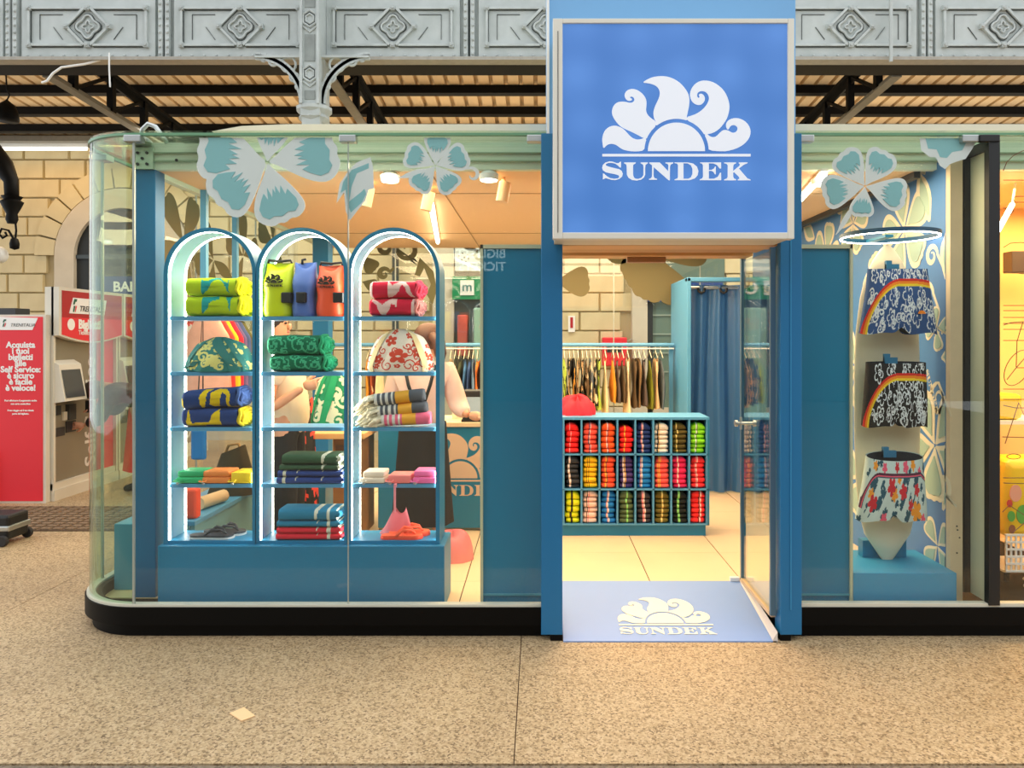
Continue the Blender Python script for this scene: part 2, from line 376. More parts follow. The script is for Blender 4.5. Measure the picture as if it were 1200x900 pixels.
# ================================================================== STATION: ground, wall, canopy
def basis_rot(o, ux, uy):
    ux = Vector(ux).normalized(); uy = Vector(uy).normalized(); uz = ux.cross(uy)
    o.rotation_euler = Matrix((ux, uy, uz)).transposed().to_euler()
def skin(name, verts, edges, radii, mat_, parent, sub=2, root=0):
    off = WORLD[parent] if parent is not None else Vector((0, 0, 0))
    me = bpy.data.meshes.new(name); me.from_pydata([tuple(Vector(v)-off) for v in verts], edges, [])
    o = bpy.data.objects.new(name, me); COL.objects.link(o)
    md = o.modifiers.new('s', 'SKIN'); md.use_smooth_shade = True
    for i, r in enumerate(radii):
        sv = me.skin_vertices[0].data[i]; sv.radius = (r, r) if not isinstance(r, tuple) else r; sv.use_root = (i == root)
    sb = o.modifiers.new('u', 'SUBSURF'); sb.levels = sub; sb.render_levels = sub
    dg = bpy.context.evaluated_depsgraph_get(); dg.update()
    m2 = bpy.data.meshes.new_from_object(o.evaluated_get(dg)); bpy.data.objects.remove(o); bpy.data.meshes.remove(me)
    m2.materials.clear(); m2.materials.append(mat_); m2.polygons.foreach_set('use_smooth', [True]*len(m2.polygons))
    o = bpy.data.objects.new(name, m2); COL.objects.link(o)
    if parent is not None: o.parent = parent; WORLD[o] = off
    return o

fl = struct(MB().box(-11, 9, -1.09, 10, -.06, -.012).build('floor', GROUT, origin=(0, 0, 0)), 'speckled aggregate station paving laid in large slabs')
WORLD[fl] = Vector((0, 0, 0))
xs = [-.09+2.84*k for k in range(-4, 4)]; ys = [-1.09, -.1, 1.9, 3.9, 5.9, 7.3]
for i in range(len(xs)-1):
    for j in range(len(ys)-1):
        MB().box(xs[i]+.002, xs[i+1]-.002, ys[j]+.002, ys[j+1]-.002, -.03, 0).build('slab', PAVE, fl)
f2 = struct(MB().box(-11, 9, -17, -1.095, -.06, -.004).build('floor', PAVE2, origin=(0, 0, 0)), 'darker strip of paving in front')

YW = 7.3
wall = struct(MB().box(-9.0, 9, YW+.06, YW+.3, 0, 4.6).build('wall_back', MORTAR, origin=(0, 0, 0)), 'cream ashlar station wall')
WORLD[wall] = Vector((0, 0, 0))
bm_ = MB()
b_, h_, dd = .012, .277, .05       # one chamfered block, unit length
v0 = [(0, dd, 0), (1, dd, 0), (1, dd, h_), (0, dd, h_), (.024, 0, b_), (.976, 0, b_), (.976, 0, h_-b_), (.024, 0, h_-b_)]
bm_.add(v0, [(0, 1, 5, 4), (1, 2, 6, 5), (2, 3, 7, 6), (3, 0, 4, 7), (4, 5, 6, 7)])
BLK = bm_.mesh('block', STONE)
ACX, ACZ = -6.19, 2.73
def opening(x, z):
    if abs(x-ACX) < .98 and z < ACZ: return True
    if z >= ACZ-.1 and math.hypot(x-ACX, z-ACZ) < 1.13: return True
    if -1.6 < x < .15: return True
    if 1.37 < x < 2.75: return True
    if abs(x+2.1) < .07: return False
    return False
zc = 2.469-.283*7
for r in range(14):
    z = zc+.283*r; x = -8.6+(.3 if r % 2 else 0); k = 0
    while x < 3.6:
        ln = (.68, .54, .62)[(r*5+k) % 3]; k += 1
        x1 = x+ln
        seg = [(x, x1)]
        if not (opening(x+.1, z+.14) or opening(x1-.1, z+.14)):
            piece('block', BLK, wall, (x+.006, YW+.012, z+.003), (ln-.012, 1, 1))
        elif not opening(x+.06, z+.14) and not opening((x+x1)/2, z+.14):
            piece('block', BLK, wall, (x+.006, YW+.012, z+.003), ((x1-x)*.5, 1, 1))
        elif not opening(x1-.06, z+.14) and not opening((x+x1)/2, z+.14):
            piece('block', BLK, wall, ((x+x1)/2, YW+.012, z+.003), ((x1-x)*.5, 1, 1))
        x = x1
# arch stones round the window
for k in range(13):
    a0 = PI*k/13+.012; a1 = PI*(k+1)/13-.012
    p = arc(ACX, ACZ, 1.31, a0, a1, 4)+arc(ACX, ACZ, 1.02, a1, a0, 4)
    MB().prism(p, ((0, YW+.05, 0), (1, 0, 0), (0, 0, 1)), .07).build('arch_stone', STONE, wall)
MB().box(-9, 9, YW-.02, YW+.1, 4.30, 4.60).build('cornice', STONE, wall)
MB().box(-9, 9, YW-.05, YW+.1, 0, .48).build('plinth', STONEW, wall)
def frame_arch(m, r0, r1, z0, y0, t):
    p = [(ACX-r1, z0)]+[(x, z) for x, z in arc(ACX, ACZ, r1, PI, 0, 24)]+[(ACX+r1, z0), (ACX+r0, z0)]+arc(ACX, ACZ, r0, 0, PI, 24)+[(ACX-r0, z0)]
    m.prism(p, ((0, y0, 0), (1, 0, 0), (0, 0, 1)), t)
w1 = MB(); frame_arch(w1, .71, 1.0, .5, YW+.06, .1)
w1 = struct(w1.build('window_1', STONEW), 'arched window with pale stone surround')
m = MB(); m.prism([(ACX-.72, .5)]+arc(ACX, ACZ, .72, PI, 0, 20)+[(ACX+.72, .5)], ((0, YW+.05, 0), (1, 0, 0), (0, 0, 1)), .02); m.build('pane', DARK, w1)
m = MB()
for x in (-.36, 0, .36): m.box(ACX+x-.02, ACX+x+.02, YW, YW+.035, .5, 3.2)
m.box(ACX-.7, ACX+.7, YW, YW+.035, 2.69, 2.75); m.build('glazing_bars', mat('window_grey', (60, 72, 78), .5), w1)
SIGNB = mat('sign_blue', (24, 62, 128), .4)
sg = thing('hanging_sign', 'dark blue sign with white letters in the arched window', 'sign', (ACX+.1, YW-.12, 2.25))
MB().box(ACX-.35, ACX+.6, YW-.12, YW-.08, 2.05, 2.42).build('board', SIGNB, sg); MB().box(ACX-.3, ACX-.25, YW-.08, YW+.03, 2.2, 2.26).build('bracket', BLACK, sg); MB().box(ACX+.5, ACX+.55, YW-.08, YW+.03, 2.2, 2.26).build('bracket', BLACK, sg)
text('BAN', .2, WHT, sg, (ACX+.12, YW-.125, 2.2), bold=.006)
# pilasters and dark shop fronts behind the kiosk
for n_, (x0, x1) in enumerate(((-1.58, -1.26), (1.37, 1.60))):
    struct(MB().cbox(x0, x1, YW-.08, YW+.06, 0, 4.4, .01).build('trim_%d' % (n_+1), STONEW), 'pale stone pilaster')
SHOPD = mat('shopfront_dark', (70, 76, 72), .4)
d1 = struct(MB().box(-1.26, .1, YW-.01, YW+.06, 0, 3.2).build('window_2', SHOPD), 'dark shop front behind the kiosk')
d2 = struct(MB().box(1.60, 2.75, YW-.01, YW+.06, 0, 3.2).build('window_3', mat('shopfront_green', (104, 124, 112), .3)), 'dim green shop front seen through the shop doorway')
for i in range(4): MB().box(1.62, 2.7, YW-.03, YW-.012, 1.0+.28*i, 1.02+.28*i).build('window_shelf', mat('shelf_grey', (150, 164, 150), .5), d2)
MB().box(1.60, 1.68, YW-.05, YW, 0, 2.3).build('window_post', DARK, d2)
s = thing('fascia_sign', 'blue fascia sign with white letter over the green shop front', 'sign', (2.1, YW-.1, 2.05))
MB().box(1.6, 2.7, YW-.12, YW-.04, 2.05, 2.33).build('board', SIGNB, s); text('C', .2, WHT, s, (2.02, YW-.125, 2.12), bold=.008)
s = thing('green_shop_sign', 'green shop sign with white framed panel beside the pilaster', 'sign', (-.9, YW-.12, 2.08))
MB().box(-1.28, .1, YW-.13, YW-.04, 2.08, 2.42).build('board', mat('sign_green', (20, 140, 88), .4), s)
fp = MB().box(-1.16, -.96, YW-.145, YW-.12, 2.14, 2.36).build('panel', WHITE, s)
text('m', .2, mat('sign_ink', (60, 130, 130), .5), fp, (-1.06, YW-.15, 2.2), bold=.002)
text('C', .26, WHT, s, (-.78, YW-.14, 2.16), bold=.006)
s = thing('poster_board', 'pale grey board with dark dots and scroll above the green sign', 'poster', (-.9, YW-.1, 2.52))
MB().box(-1.24, .1, YW-.11, YW-.05, 2.50, 3.0).build('board', mat('board_pale', (206, 216, 212), .5), s)
m = MB()
for i, (x, z) in enumerate([(-1.18, 2.72), (-1.13, 2.76), (-1.1, 2.7), (-1.06, 2.74), (-1.14, 2.66), (-1.08, 2.64), (-1.04, 2.68)]): m.lathe([(.012, -.004), (.012, .004)], (x, YW-.115, z), 8, 'y')
tag(m.build('dot_print', DARK, s), None, None, kind='stuff')
MB().prism(swirl((-.88, 2.72), .09, 0, 1.2, .02), ((0, YW-.11, 0), (1, 0, 0), (0, 0, 1)), .004).build('scroll_print', mat('olive_print', (120, 132, 110), .6), s)
s = tag(MB().cbox(-.95, -.55, YW-.3, YW-.1, 0, 1.95, .02).build('display_case', mat('case_glassgreen', (150, 190, 170), .2)), 'pale green glass display case in the dark shop front', 'cabinet')
s = tag(MB().cbox(-1.2, -1.05, YW-.2, YW-.08, 1.25, 1.85, .02).build('wall_extinguisher_box', mat('box_brick', (186, 84, 74), .5)), 'muted red box fixed in the dark shop front', 'box')
# red cabinet, small sign on wall
s = thing('emergency_cabinet', 'red wall cabinet with a dark slot above the clothes rail', 'cabinet', (1.1, YW-.1, 1.1))
MB().cbox(.93, 1.29, YW-.14, YW+.008, 1.1, 1.52, .015).build('body', RED, s)
MB().box(.99, 1.22, YW-.15, YW-.13, 1.3, 1.42).build('slot', DARK, s)
MB().tube([(1.3, YW-.1, 1.46), (1.36, YW-.1, 1.5), (1.4, YW-.1, 1.46), (1.35, YW-.1, 1.42)], .008).build('ring_handle', STEEL, s)
s = thing('wall_notice', 'small white notice with a red middle on the stone wall', 'sign', (.48, YW-.02, 1.6))
MB().box(.43, .53, YW-.02, YW+.03, 1.6, 1.84).build('board', WHITE, s); MB().box(.46, .50, YW-.026, YW-.018, 1.66, 1.82).build('print', REDD, s)
tag(MB().tube([(-2.12, YW-.1, .5), (-2.12, YW-.1, 4.3)], .05, 10).build('drain_pipe', mat('pipe_dark', (58, 62, 58), .5)), 'dark vertical drain pipe on the stone wall', 'pipe')

# ---- canopy
ZR = 4.447
m = MB(); pts = []
x = -9.2; p_ = .18
while x < 9:
    pts += [(x, ZR), (x+.128, ZR), (x+.136, ZR+.06), (x+.172, ZR+.06)]; x += p_
vs_ = [(a, 3.2, b) for a, b in pts]+[(a, 7.5, b) for a, b in pts]+[(a, 3.2, b+.006) for a, b in pts]+[(a, 7.5, b+.006) for a, b in pts]; n = len(pts)
m.add(vs_, [(i, i+1, i+1+n, i+n) for i in range(n-1)]+[(i+2*n, i+3*n, i+1+3*n, i+1+2*n) for i in range(n-1)])
struct(m.slope(.084).build('ceiling', SHEET), 'tan corrugated canopy sheets')
for k, y in enumerate((4.75, 5.38, 6.05, 6.66)):
    tag(MB().box(-9.2, 9, y-.03, y+.03, ZR-.10, ZR-.002).box(-9.2, 9, y-.05, y+.05, ZR-.11, ZR-.095).slope(.084).build('roof_purlin', STEELB),
        'black steel purlin under the canopy, %s one back from the iron girder' % ORD[k], 'beam', 'roof purlins')
tag(MB().box(-9, 9, 7.0, 7.2, 4.36, 4.44).build('eaves_beam', TRUSSG), 'grey beam where the canopy meets the stone wall', 'beam')
s = thing('tube_light', 'long white fluorescent tube on the stone wall under the eaves', 'lamp', (-7.2, 7.1, 4.29))
MB().box(-7.9, -6.6, 7.12, 7.2, 4.3, 4.36).build('housing', WHITE, s); MB().cyl((-7.88, 7.12, 4.28), (-6.62, 7.12, 4.28), .025).build('tube', mat('wall_tube', (255, 250, 236), .5, emit=2.2), s)
for k, x in enumerate((-4.79, -2.05, .70, 3.48)):
    t = thing('roof_truss', 'black lattice roof truss with grey lower chord, ' + ['above the ticket machines', 'just behind the iron column', 'hidden behind the square sign', 'right of the square sign'][k], 'truss', (x, 3.2, 4.0), 'canopy trusses')
    zu = lambda y: 4.20+(7.3-y)*.08
    zl = lambda y: 3.86+(7.3-y)*.05
    MB().box(x-.06, x+.06, 3.2, 7.3, 4.20, 4.237).box(x-.012, x+.012, 3.2, 7.3, 4.12, 4.2).slope(.08).build('upper_chord', STEELB, t)
    MB().box(x-.05, x+.05, 3.5, 7.3, 3.86, 3.882).box(x-.01, x+.01, 3.5, 7.3, 3.88, 3.93).slope(.05).build('lower_chord', TRUSSG, t)
    y = 3.9
    while y < 7.2:
        MB().box(x-.035, x+.035, y-.035, y+.035, zl(y)+.02, zu(y)).build('post', STEELB, t)
        if y+.62 < 7.3: MB().bar((x, y, zl(y)+.04), (x, y+.62, zu(y+.62)-.02), .045, .03).build('brace', STEELB, t)
        y += .68

# ---- iron girder
YG = 3.13; PITCH = 1.404; GX0 = -2.05
g = thing('iron_girder', 'grey cast iron girder with riveted panels of diamonds and rosettes above the shop', 'girder', (0, YG, 4.08))
MB().box(-9, 9, YG+.03, YG+.12, 4.08, 5.2).build('web_plate', IRON, g)
MB().box(-9, 9, YG-.06, YG+.07, 4.055, 4.085).build('bottom_flange', mat('flange_brown', (168, 162, 150), .6, noise=.3), g); MB().box(-9, 9, YG+.07, YG+.36, 4.06, 4.08).build('rear_angle', STEELB, g)
zc = 4.372; hw, hh = .539, .17
def seg_bars(m, segs, w=.020, t=.018):
    for (a, b) in segs: m.bar((a[0], -t/2, a[1]), (b[0], -t/2, b[1]), t, w, up=(0, 0, 1) if abs(a[0]-b[0]) > 1e-4 else (1, 0, 0))
DXG, DZG = .195, .17
FSEG = [((-hw, -hh), (-hw, hh)), ((hw, -hh), (hw, hh)), ((-hw, hh), (-.05, hh)), ((.05, hh), (hw, hh)), ((-hw, -hh), (-.05, -hh)), ((.05, -hh), (hw, -hh))]
DSEG = [((-DXG, 0), (-.03, DZG)), ((-DXG, 0), (-.03, -DZG)), ((DXG, 0), (.03, DZG)), ((DXG, 0), (.03, -DZG))]
GPARTS = []          # (name, mesh, offset x, z, kind)
for sg_ in FSEG: m = MB(); seg_bars(m, [sg_], .020, .026); GPARTS.append(('frame_moulding', m.mesh('frame_moulding', IRONP), 0, 0, None))
for sg_ in DSEG: m = MB(); seg_bars(m, [sg_], .022, .028); GPARTS.append(('diamond_moulding', m.mesh('diamond_moulding', IRONP), 0, 0, None))
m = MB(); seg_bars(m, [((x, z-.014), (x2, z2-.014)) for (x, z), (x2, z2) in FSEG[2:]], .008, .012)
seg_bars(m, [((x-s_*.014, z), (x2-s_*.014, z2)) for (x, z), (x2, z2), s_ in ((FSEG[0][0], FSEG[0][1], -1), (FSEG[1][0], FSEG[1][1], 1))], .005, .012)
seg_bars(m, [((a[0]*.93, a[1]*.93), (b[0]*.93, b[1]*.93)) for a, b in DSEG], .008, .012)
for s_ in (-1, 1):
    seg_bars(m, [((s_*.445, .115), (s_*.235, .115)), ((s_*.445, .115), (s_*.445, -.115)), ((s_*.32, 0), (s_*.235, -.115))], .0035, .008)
GPARTS.append(('shade_line', m.mesh('shade_line', IROND), 0, 0, 'stuff'))  # thin dark bars drawing the shadow beside frame and diamond
m = MB(); m.box(-.022, .022, -.034, 0, -.022, .022); m.lathe([(.013, -.044), (.018, -.03)], (0, 0, 0), 8, 'y'); boss = m.mesh('corner_boss', IRONP)
for x, z in ((-hw, hh), (hw, hh), (-hw, -hh), (hw, -hh), (-DXG, 0), (DXG, 0), (0, DZG), (0, -DZG)): GPARTS.append(('corner_boss', boss, x, z, None))
qf = lambda r, k=.16: [((r*(1+k*math.cos(4*a)))*math.cos(a), (r*(1+k*math.cos(4*a)))*math.sin(a)) for a in [2*PI*i/48 for i in range(48)]]
m = MB(); m.tube([(x, -.012, z) for x, z in qf(.092)], .010, 6, True); GPARTS.append(('rosette', m.mesh('rosette', IRONP, smooth=True), 0, 0, None))
m = MB(); m.tube([(x, -.012, z) for x, z in qf(.04, .3)], .008, 6, True); GPARTS.append(('rosette_heart', m.mesh('rosette_heart', IRONP, smooth=True), 0, 0, None))
m = MB(); m.tube([(x, -.006, z) for x, z in qf(.106)], .005, 5, True); GPARTS.append(('rosette_shade_line', m.mesh('rosette_shade_line', IROND), 0, 0, None))
m = MB()
for i in range(11): m.ell((-.56+.112*i, -.006, -.265), (.013, .013, .013), 6, 4)
GPARTS.append(('rivet_row', m.mesh('rivet_row', IRONP, smooth=True), 0, 0, 'stuff'))
PLATE = MB().box(-.615, .615, -.012, .03, -.285, .85).mesh('panel_plate', IRON)
for k in range(-3, 5):
    cx = GX0+PITCH*(k+.5)
    base = piece('panel_plate', PLATE, g, (cx, YG, zc))
    for nm, me, ox_, oz_, kd in GPARTS:
        o = bpy.data.objects.new(nm, me); COL.objects.link(o); o.parent = base; o.location = (ox_, -.012, oz_)
        if kd: o['kind'] = kd
    xd = GX0+PITCH*k
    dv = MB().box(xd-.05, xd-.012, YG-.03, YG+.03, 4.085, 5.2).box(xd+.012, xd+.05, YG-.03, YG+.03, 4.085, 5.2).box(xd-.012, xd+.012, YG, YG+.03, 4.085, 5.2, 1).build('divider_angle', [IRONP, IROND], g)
    m = MB()
    for i in range(13):
        for s_ in (-1, 1): m.ell((xd+s_*.035, YG-.034, 4.12+.066*i), (.014, .014, .014), 6, 4)
    tag(m.build('rivet_row', IRONP, dv), None, None, kind='stuff')
# ---- column with brackets
c = thing('iron_column', 'grey cast iron column with hexagon ornaments standing up behind the kiosk roof', 'column', (GX0, YG-.1, 0))
MB().box(GX0-.08, GX0+.08, YG-.2, YG-.0, 2.69, 3.5).build('lower_shaft', IRON, c)
MB().box(GX0-.085, GX0+.085, YG-.22, YG+.1, 3.5, 5.2).build('shaft', IRON, c)
for za, zb_ in ((3.64, 3.72), (3.98, 4.22), (4.46, 5.1)): MB().box(GX0-.045, GX0+.045, YG-.226, YG-.218, za, zb_).build('shaft_panel', mat('iron_panel_mottled', (150, 156, 152), .7, noise=.5, nscale=9), c)  # panels in a darker, mottled grey than the shaft
MB().lathe([(.10, 3.46), (.14, 3.5), (.12, 3.53), (.16, 3.57), (.16, 3.60), (.11, 3.62)], (GX0, YG-.09, 0), 12).build('capital', IRONP, c)
m = MB()
for s_ in (-1, 1): m.box(GX0+s_*.075-.012, GX0+s_*.075+.012, YG-.245, YG-.2, 3.6, 5.2)
m.build('edge_moulding', IRONP, c)
for z in (4.36, 3.87):
    hx = lambda r, o=0: [(GX0+r*math.sin(PI/3*i), z+o+r*1.1*math.cos(PI/3*i)) for i in range(6)]
    m = MB(); m.tube([(x, YG-.225, zz) for x, zz in hx(.068)], .012, 6, True); m.tube([(x, YG-.225, zz) for x, zz in hx(.040)], .009, 6, True)
    m.tube([(GX0-.06, YG-.225, z-.07), (GX0, YG-.225, z-.12), (GX0+.06, YG-.225, z-.07)], .009, 6)
    m.build('hexagon_moulding', IRONP, c)
    MB().tube([(x, YG-.222, zz) for x, zz in hx(.054)], .008, 5, True).build('hexagon_shade_line', IROND, c)  # painted shadow line between the two hexagons
for s_ in (-1, 1):
    b = MB(); Rb = .43; ox = GX0+s_*(0.085+Rb); oz = 4.055-Rb
    pr = []
    for i in range(15):
        a = PI/2*i/14; pr.append((ox-s_*Rb*math.sin(a), YG-.14, oz+Rb*math.cos(a)))
    for w_, yy in ((.02, 0), (.012, -.03)):
        for i in range(14): b.bar(pr[i], pr[i+1], .07 if yy == 0 else .03, .026, up=(0, 1, 0))
    br = b.build('bracket', IRONP, c)
    m = MB()
    for (rx_, rz_, rr) in ((.135, .075, .068), (.27, .045, .04), (.08, .19, .04), (.36, .025, .022), (.045, .275, .024)):
        m.tube([(GX0+s_*(0.085+rx_)+rr*math.cos(2*PI*i/20), YG-.14, 4.055-rz_+rr*math.sin(2*PI*i/20)) for i in range(20)], .011, 6, True)
    m.build('ring', IRONP, br)
    MB().box(min(GX0+s_*.085, ox), max(GX0+s_*.085, ox), YG-.17, YG-.11, 4.035, 4.055).build('top_bar', IRONP, c)
# pipes, cables
tag(MB().cyl((3.2, YG-.1, 4.02), (3.2, YG-.1, 5.2), .016).build('conduit_pipe', mat('conduit', (176, 180, 176), .4, .3)), 'thin grey conduit pipe running down the girder right of the sign', 'pipe')
q = lambda l, Y: [W(x, y, Y) for x, y in l]
tag(MB().tube(q([(118, 70), (100, 75), (72, 79), (62, 86), (55, 95), (49, 97)], 3.1), .011, 8).build('loose_cable', WHITE), 'white cable hanging loose under the girder at left', 'cable')
tag(MB().tube(q([(128, 62), (128, 80), (129, 102)], 3.05), .007, 6).build('loose_cable', WHITE), 'short white cable end hanging straight down from the girder', 'cable')
# pendant lamp, cast lamp bracket
p = W(8, 142, 4.5)
l = thing('pendant_lamp', 'black bell shaped pendant lamp under the canopy at the left edge', 'lamp', p)
MB().lathe([(.115, 0), (.12, .02), (.11, .1), (.085, .17), (.04, .21), (.015, .23), (.01, .24)], p, 18).build('shade', STEELB, l, True)
MB().tube([(p.x, p.y, p.z+.23), (p.x+.03, p.y, p.z+.29), (p.x, p.y, p.z+.35), (p.x-.01, p.y, ZR)], .008, 6).build('hook', STEELB, l)
Yl = 5.6; dl = (Yl+D)/F
l = thing('cast_lamp_bracket', 'black ornamental cast iron lamp arm with scroll and white globe at left edge', 'lamp', W(10, 300, Yl))
MB().tube(q([(-22, 168), (-8, 180), (4, 195), (13, 212), (14, 236)], Yl), [.16, .13, .12, .085, .08], 10).build('arm', STEELB, l, True)
w_ = W(14, 262, Yl); MB().lathe([(.012, 0), (.05, .0), (.07, .05), (.06, .12), (.1, .2), (.13, .27), (.09, .3), (.12, .34)], w_, 14).build('socket', STEELB, l, .6)
MB().tube(q([(18, 260), (19, 270), (18, 280)], Yl), .012, 6).build('rod', STEELB, l)
w_ = W(17, 293, Yl); MB().lathe([(.0, 0), (.05, .02), (.055, .08), (.04, .14), (.01, .16)], w_, 12).build('finial', STEELB, l, True)
MB().tube(q([(16, 280), (10, 270), (2, 268), (-1, 274), (3, 279), (8, 276), (6, 272)], Yl), .014, 6).build('scroll', STEELB, l)
w_ = W(-2, 308, Yl); MB().ell((w_.x, w_.y, w_.z+.1), (.11, .11, .11), 16, 10).build('globe', mat('opal_globe', (236, 238, 236), .3), l, True)

# ================================================================== ticket machines (row faces +X)
XM = -4.50
def MF(x, y):
    d_ = -XM*F/(PX-x); return d_-D, H-(y-PY)*d_/F
GREY = mat('machine_grey', (142, 134, 116), .4, .2); GREYD = mat('machine_dark', (52, 52, 54), .4); FRAMEW = mat('machine_white', (222, 216, 200), .45)
LTXT = mat('machine_print', (226, 222, 214), .5); SCREEN = mat('machine_screen', (74, 78, 80), .15)
UY, UZ = (0, 1, 0), (0, 0, 1)
GRN = mat('logo_green', (20, 96, 70), .5)
def fs_logo(parent, org, u, v, s, ink):
    org = Vector(org); u = Vector(u)*s; v = Vector(v)*s
    MB().prism([(.02, .55), (.18, .95), (.5, .95), (.42, .75), (.28, .75), (.2, .55)], (org, u, v), .002).prism([(0, 0), (.12, .45), (.26, .45), (.14, 0)], (org, u, v), .002).build('logo_mark', GRN, parent)
    MB().prism([(.22, 0), (.3, 0), (.46, .45), (.32, .45)], (org, u, v), .002).build('logo_mark', RED, parent)
def tt(s, size, m_, par, loc, ux, uy, **k):
    o = text(s, size, m_, par, loc, **k); basis_rot(o, ux, uy); return o
def machine(i):
    y0 = 3.12+1.06*i; y1 = y0+1.04
    lab = ['grey self service ticket machine nearest the red poster panel', 'grey self service ticket machine behind the bending person', 'far self service ticket machine of the row'][i]
    t = thing('ticket_machine', lab, 'machine', (XM-.2, (y0+y1)/2, 0), 'self service ticket machines')
    MB().box(XM-.42, XM-.02, y0+.02, y1-.02, .16, 1.70).build('body', GREY, t)
    MB().box(XM-.42, XM+.03, y0+.0, y1, 0, .1).box(XM-.4, XM+.01, y0, y1, .1, .16).build('base', FRAMEW, t)
    for ya in (y0, y1-.03): MB().box(XM-.06, XM+.02, ya, ya+.03, .1, 1.98).build('side_frame', FRAMEW, t)
    # top sign, curved lower edge
    pl = [(y0, 1.98), (y1, 1.98), (y1, 1.53)]+[(y1-(y1-y0)*k/12, 1.53-.07*math.sin(PI*k/12)) for k in range(1, 12)]+[(y0, 1.53)]
    sgn = MB().prism(pl, ((XM-.0, 0, 0), UY, UZ), .07).build('sign', FRAMEW, t)
    pl2 = [(y0+.04, 1.70), (y1-.02, 1.70), (y1-.02, 1.54)]+[(y1-.02-(y1-y0-.06)*k/12, 1.54-.065*math.sin(PI*k/12)) for k in range(1, 12)]+[(y0+.04, 1.54)]
    MB().prism(pl2, ((XM+.07, 0, 0), UY, UZ), .004).build('red_panel', RED, sgn)
    MB().box(XM+.07, XM+.074, y0+.04, y1-.02, 1.70, 1.95).build('dark_red_panel', REDD, sgn)
    lp = MB().prism([(y0+.14, 1.74), (y0+.2, 1.89), (y0+.74, 1.89), (y0+.7, 1.74)], ((XM+.074, 0, 0), UY, UZ), .004).build('logo_plate', WHT, sgn)
    fs_logo(sgn, (XM+.079, y0+.19, 1.755), UY, UZ, .13, GRN)
    tt('TRENITALIA', .075, GREYD, sgn, (XM+.079, y0+.29, 1.765), UY, UZ, align='LEFT', bold=.0015, shear=.25)
    tt('Biglietti', .12, WHT, sgn, (XM+.076, y0+.28, 1.60), UY, UZ, align='LEFT', bold=.006)
    tt('Tickets', .06, WHT, sgn, (XM+.076, y0+.28, 1.54), UY, UZ, align='LEFT', bold=.001)
    m = MB(); m.prism(arc(y0+.17, 1.635, .055, 0, 2*PI, 20)[:-1], ((XM+.074, 0, 0), UY, UZ), .003); m.build('ticket_symbol', WHT, sgn)
    dy = y0-3.12
    # screen housing: tilted box
    a = MF(61, 424); b = MF(86, 470)
    hs = MB().add([(XM-.02, a[0]+dy, 1.3), (XM-.02, b[0]+dy+.04, 1.3), (XM+.06, b[0]+dy+.02, 1.26), (XM+.06, a[0]+dy, 1.26), (XM-.02, a[0]+dy, .9), (XM-.02, b[0]+dy+.04, .9), (XM+.12, b[0]+dy+.02, .92), (XM+.12, a[0]+dy, .92)],
                  [(0, 1, 2, 3), (4, 7, 6, 5), (0, 3, 7, 4), (1, 5, 6, 2), (3, 2, 6, 7), (0, 4, 5, 1)]).build('screen_housing', FRAMEW, t)
    MB().add([(XM+.072, a[0]+dy+.02, 1.21), (XM+.072, b[0]+dy-.01, 1.21), (XM+.122, b[0]+dy-.01, .95), (XM+.122, a[0]+dy+.02, .95)], [(0, 1, 2, 3)]).build('screen', SCREEN, hs)
    for nm, (xa, ya, xb, yb), mm, th in (('coin_slot', (67, 476, 73, 486), GREYD, .01), ('card_reader', (79, 474, 87, 491), GREYD, .04), ('note_slot', (75, 483, 79, 492), FRAMEW, .02), ('ticket_tray', (66, 502, 77, 510), GREYD, .012), ('change_tray', (79, 494, 90, 505), GREYD, .012)):
        A, B = MF(xa, ya), MF(xb, yb)
        MB().box(XM-.03, XM-.02+th, A[0]+dy, B[0]+dy, min(A[1], B[1]), max(A[1], B[1])).build(nm, mm, t)
    # orange-red stripe and vertical words
    MB().box(XM-.03, XM-.012, y0+.72, y1-.03, .16, 1.53).build('red_stripe', RED, t)
    tt('Self Service', .24, LTXT, t, (XM-.018, y0+.70, .22), UZ, (0, -1, 0), align='LEFT', bold=.004)
    return t
for i in range(3): machine(i)
t = thing('ticket_poster', 'tall red ticket poster panel with white words at the end of the machines', 'poster', (-4.72, 3.09, 0))
MB().box(-4.94, -4.505, 3.05, 3.11, 0, 1.72).build('panel', FRAMEW, t)
MB().box(-4.925, -4.53, 3.042, 3.05, .02, 1.70).build('red_face', RED, t)
MB().prism([(-4.925, 1.58), (-4.62, 1.58), (-4.57, 1.69), (-4.925, 1.70)], ((0, 3.042, 0), (1, 0, 0), (0, 0, 1)), .003).build('header', WHT, t)
fs_logo(t, (-4.89, 3.038, 1.61), (1, 0, 0), (0, 0, 1), .07, GRN)
text('TRENITALIA', .042, mat('logo_grey', (130, 130, 128), .5), t, (-4.82, 3.037, 1.612), align='LEFT', shear=.2)
for i, s in enumerate(['Acquista', 'i tuoi', 'biglietti', 'alle', 'Self Service:', 'è sicuro', 'è facile', 'è veloce!']):
    text(s, .076, WHT, t, (-4.727, 3.04, 1.42-.056*i), bold=.0028)
for i, s in enumerate(['Puoi effettuare il pagamento anche', 'con carta contactless', '', 'Il tuo viaggio ed il tuo ideale', 'parte dal biglietto.']):
    if s: text(s, .021, WHT, t, (-4.727, 3.04, .93-.03*i), bold=.001)
tag(MB().box(-5.5, -4.96, 3.3, 3.5, 0, 1.79).build('dark_cabinet', GREYD), 'dark grey cabinet behind the red poster', 'cabinet')

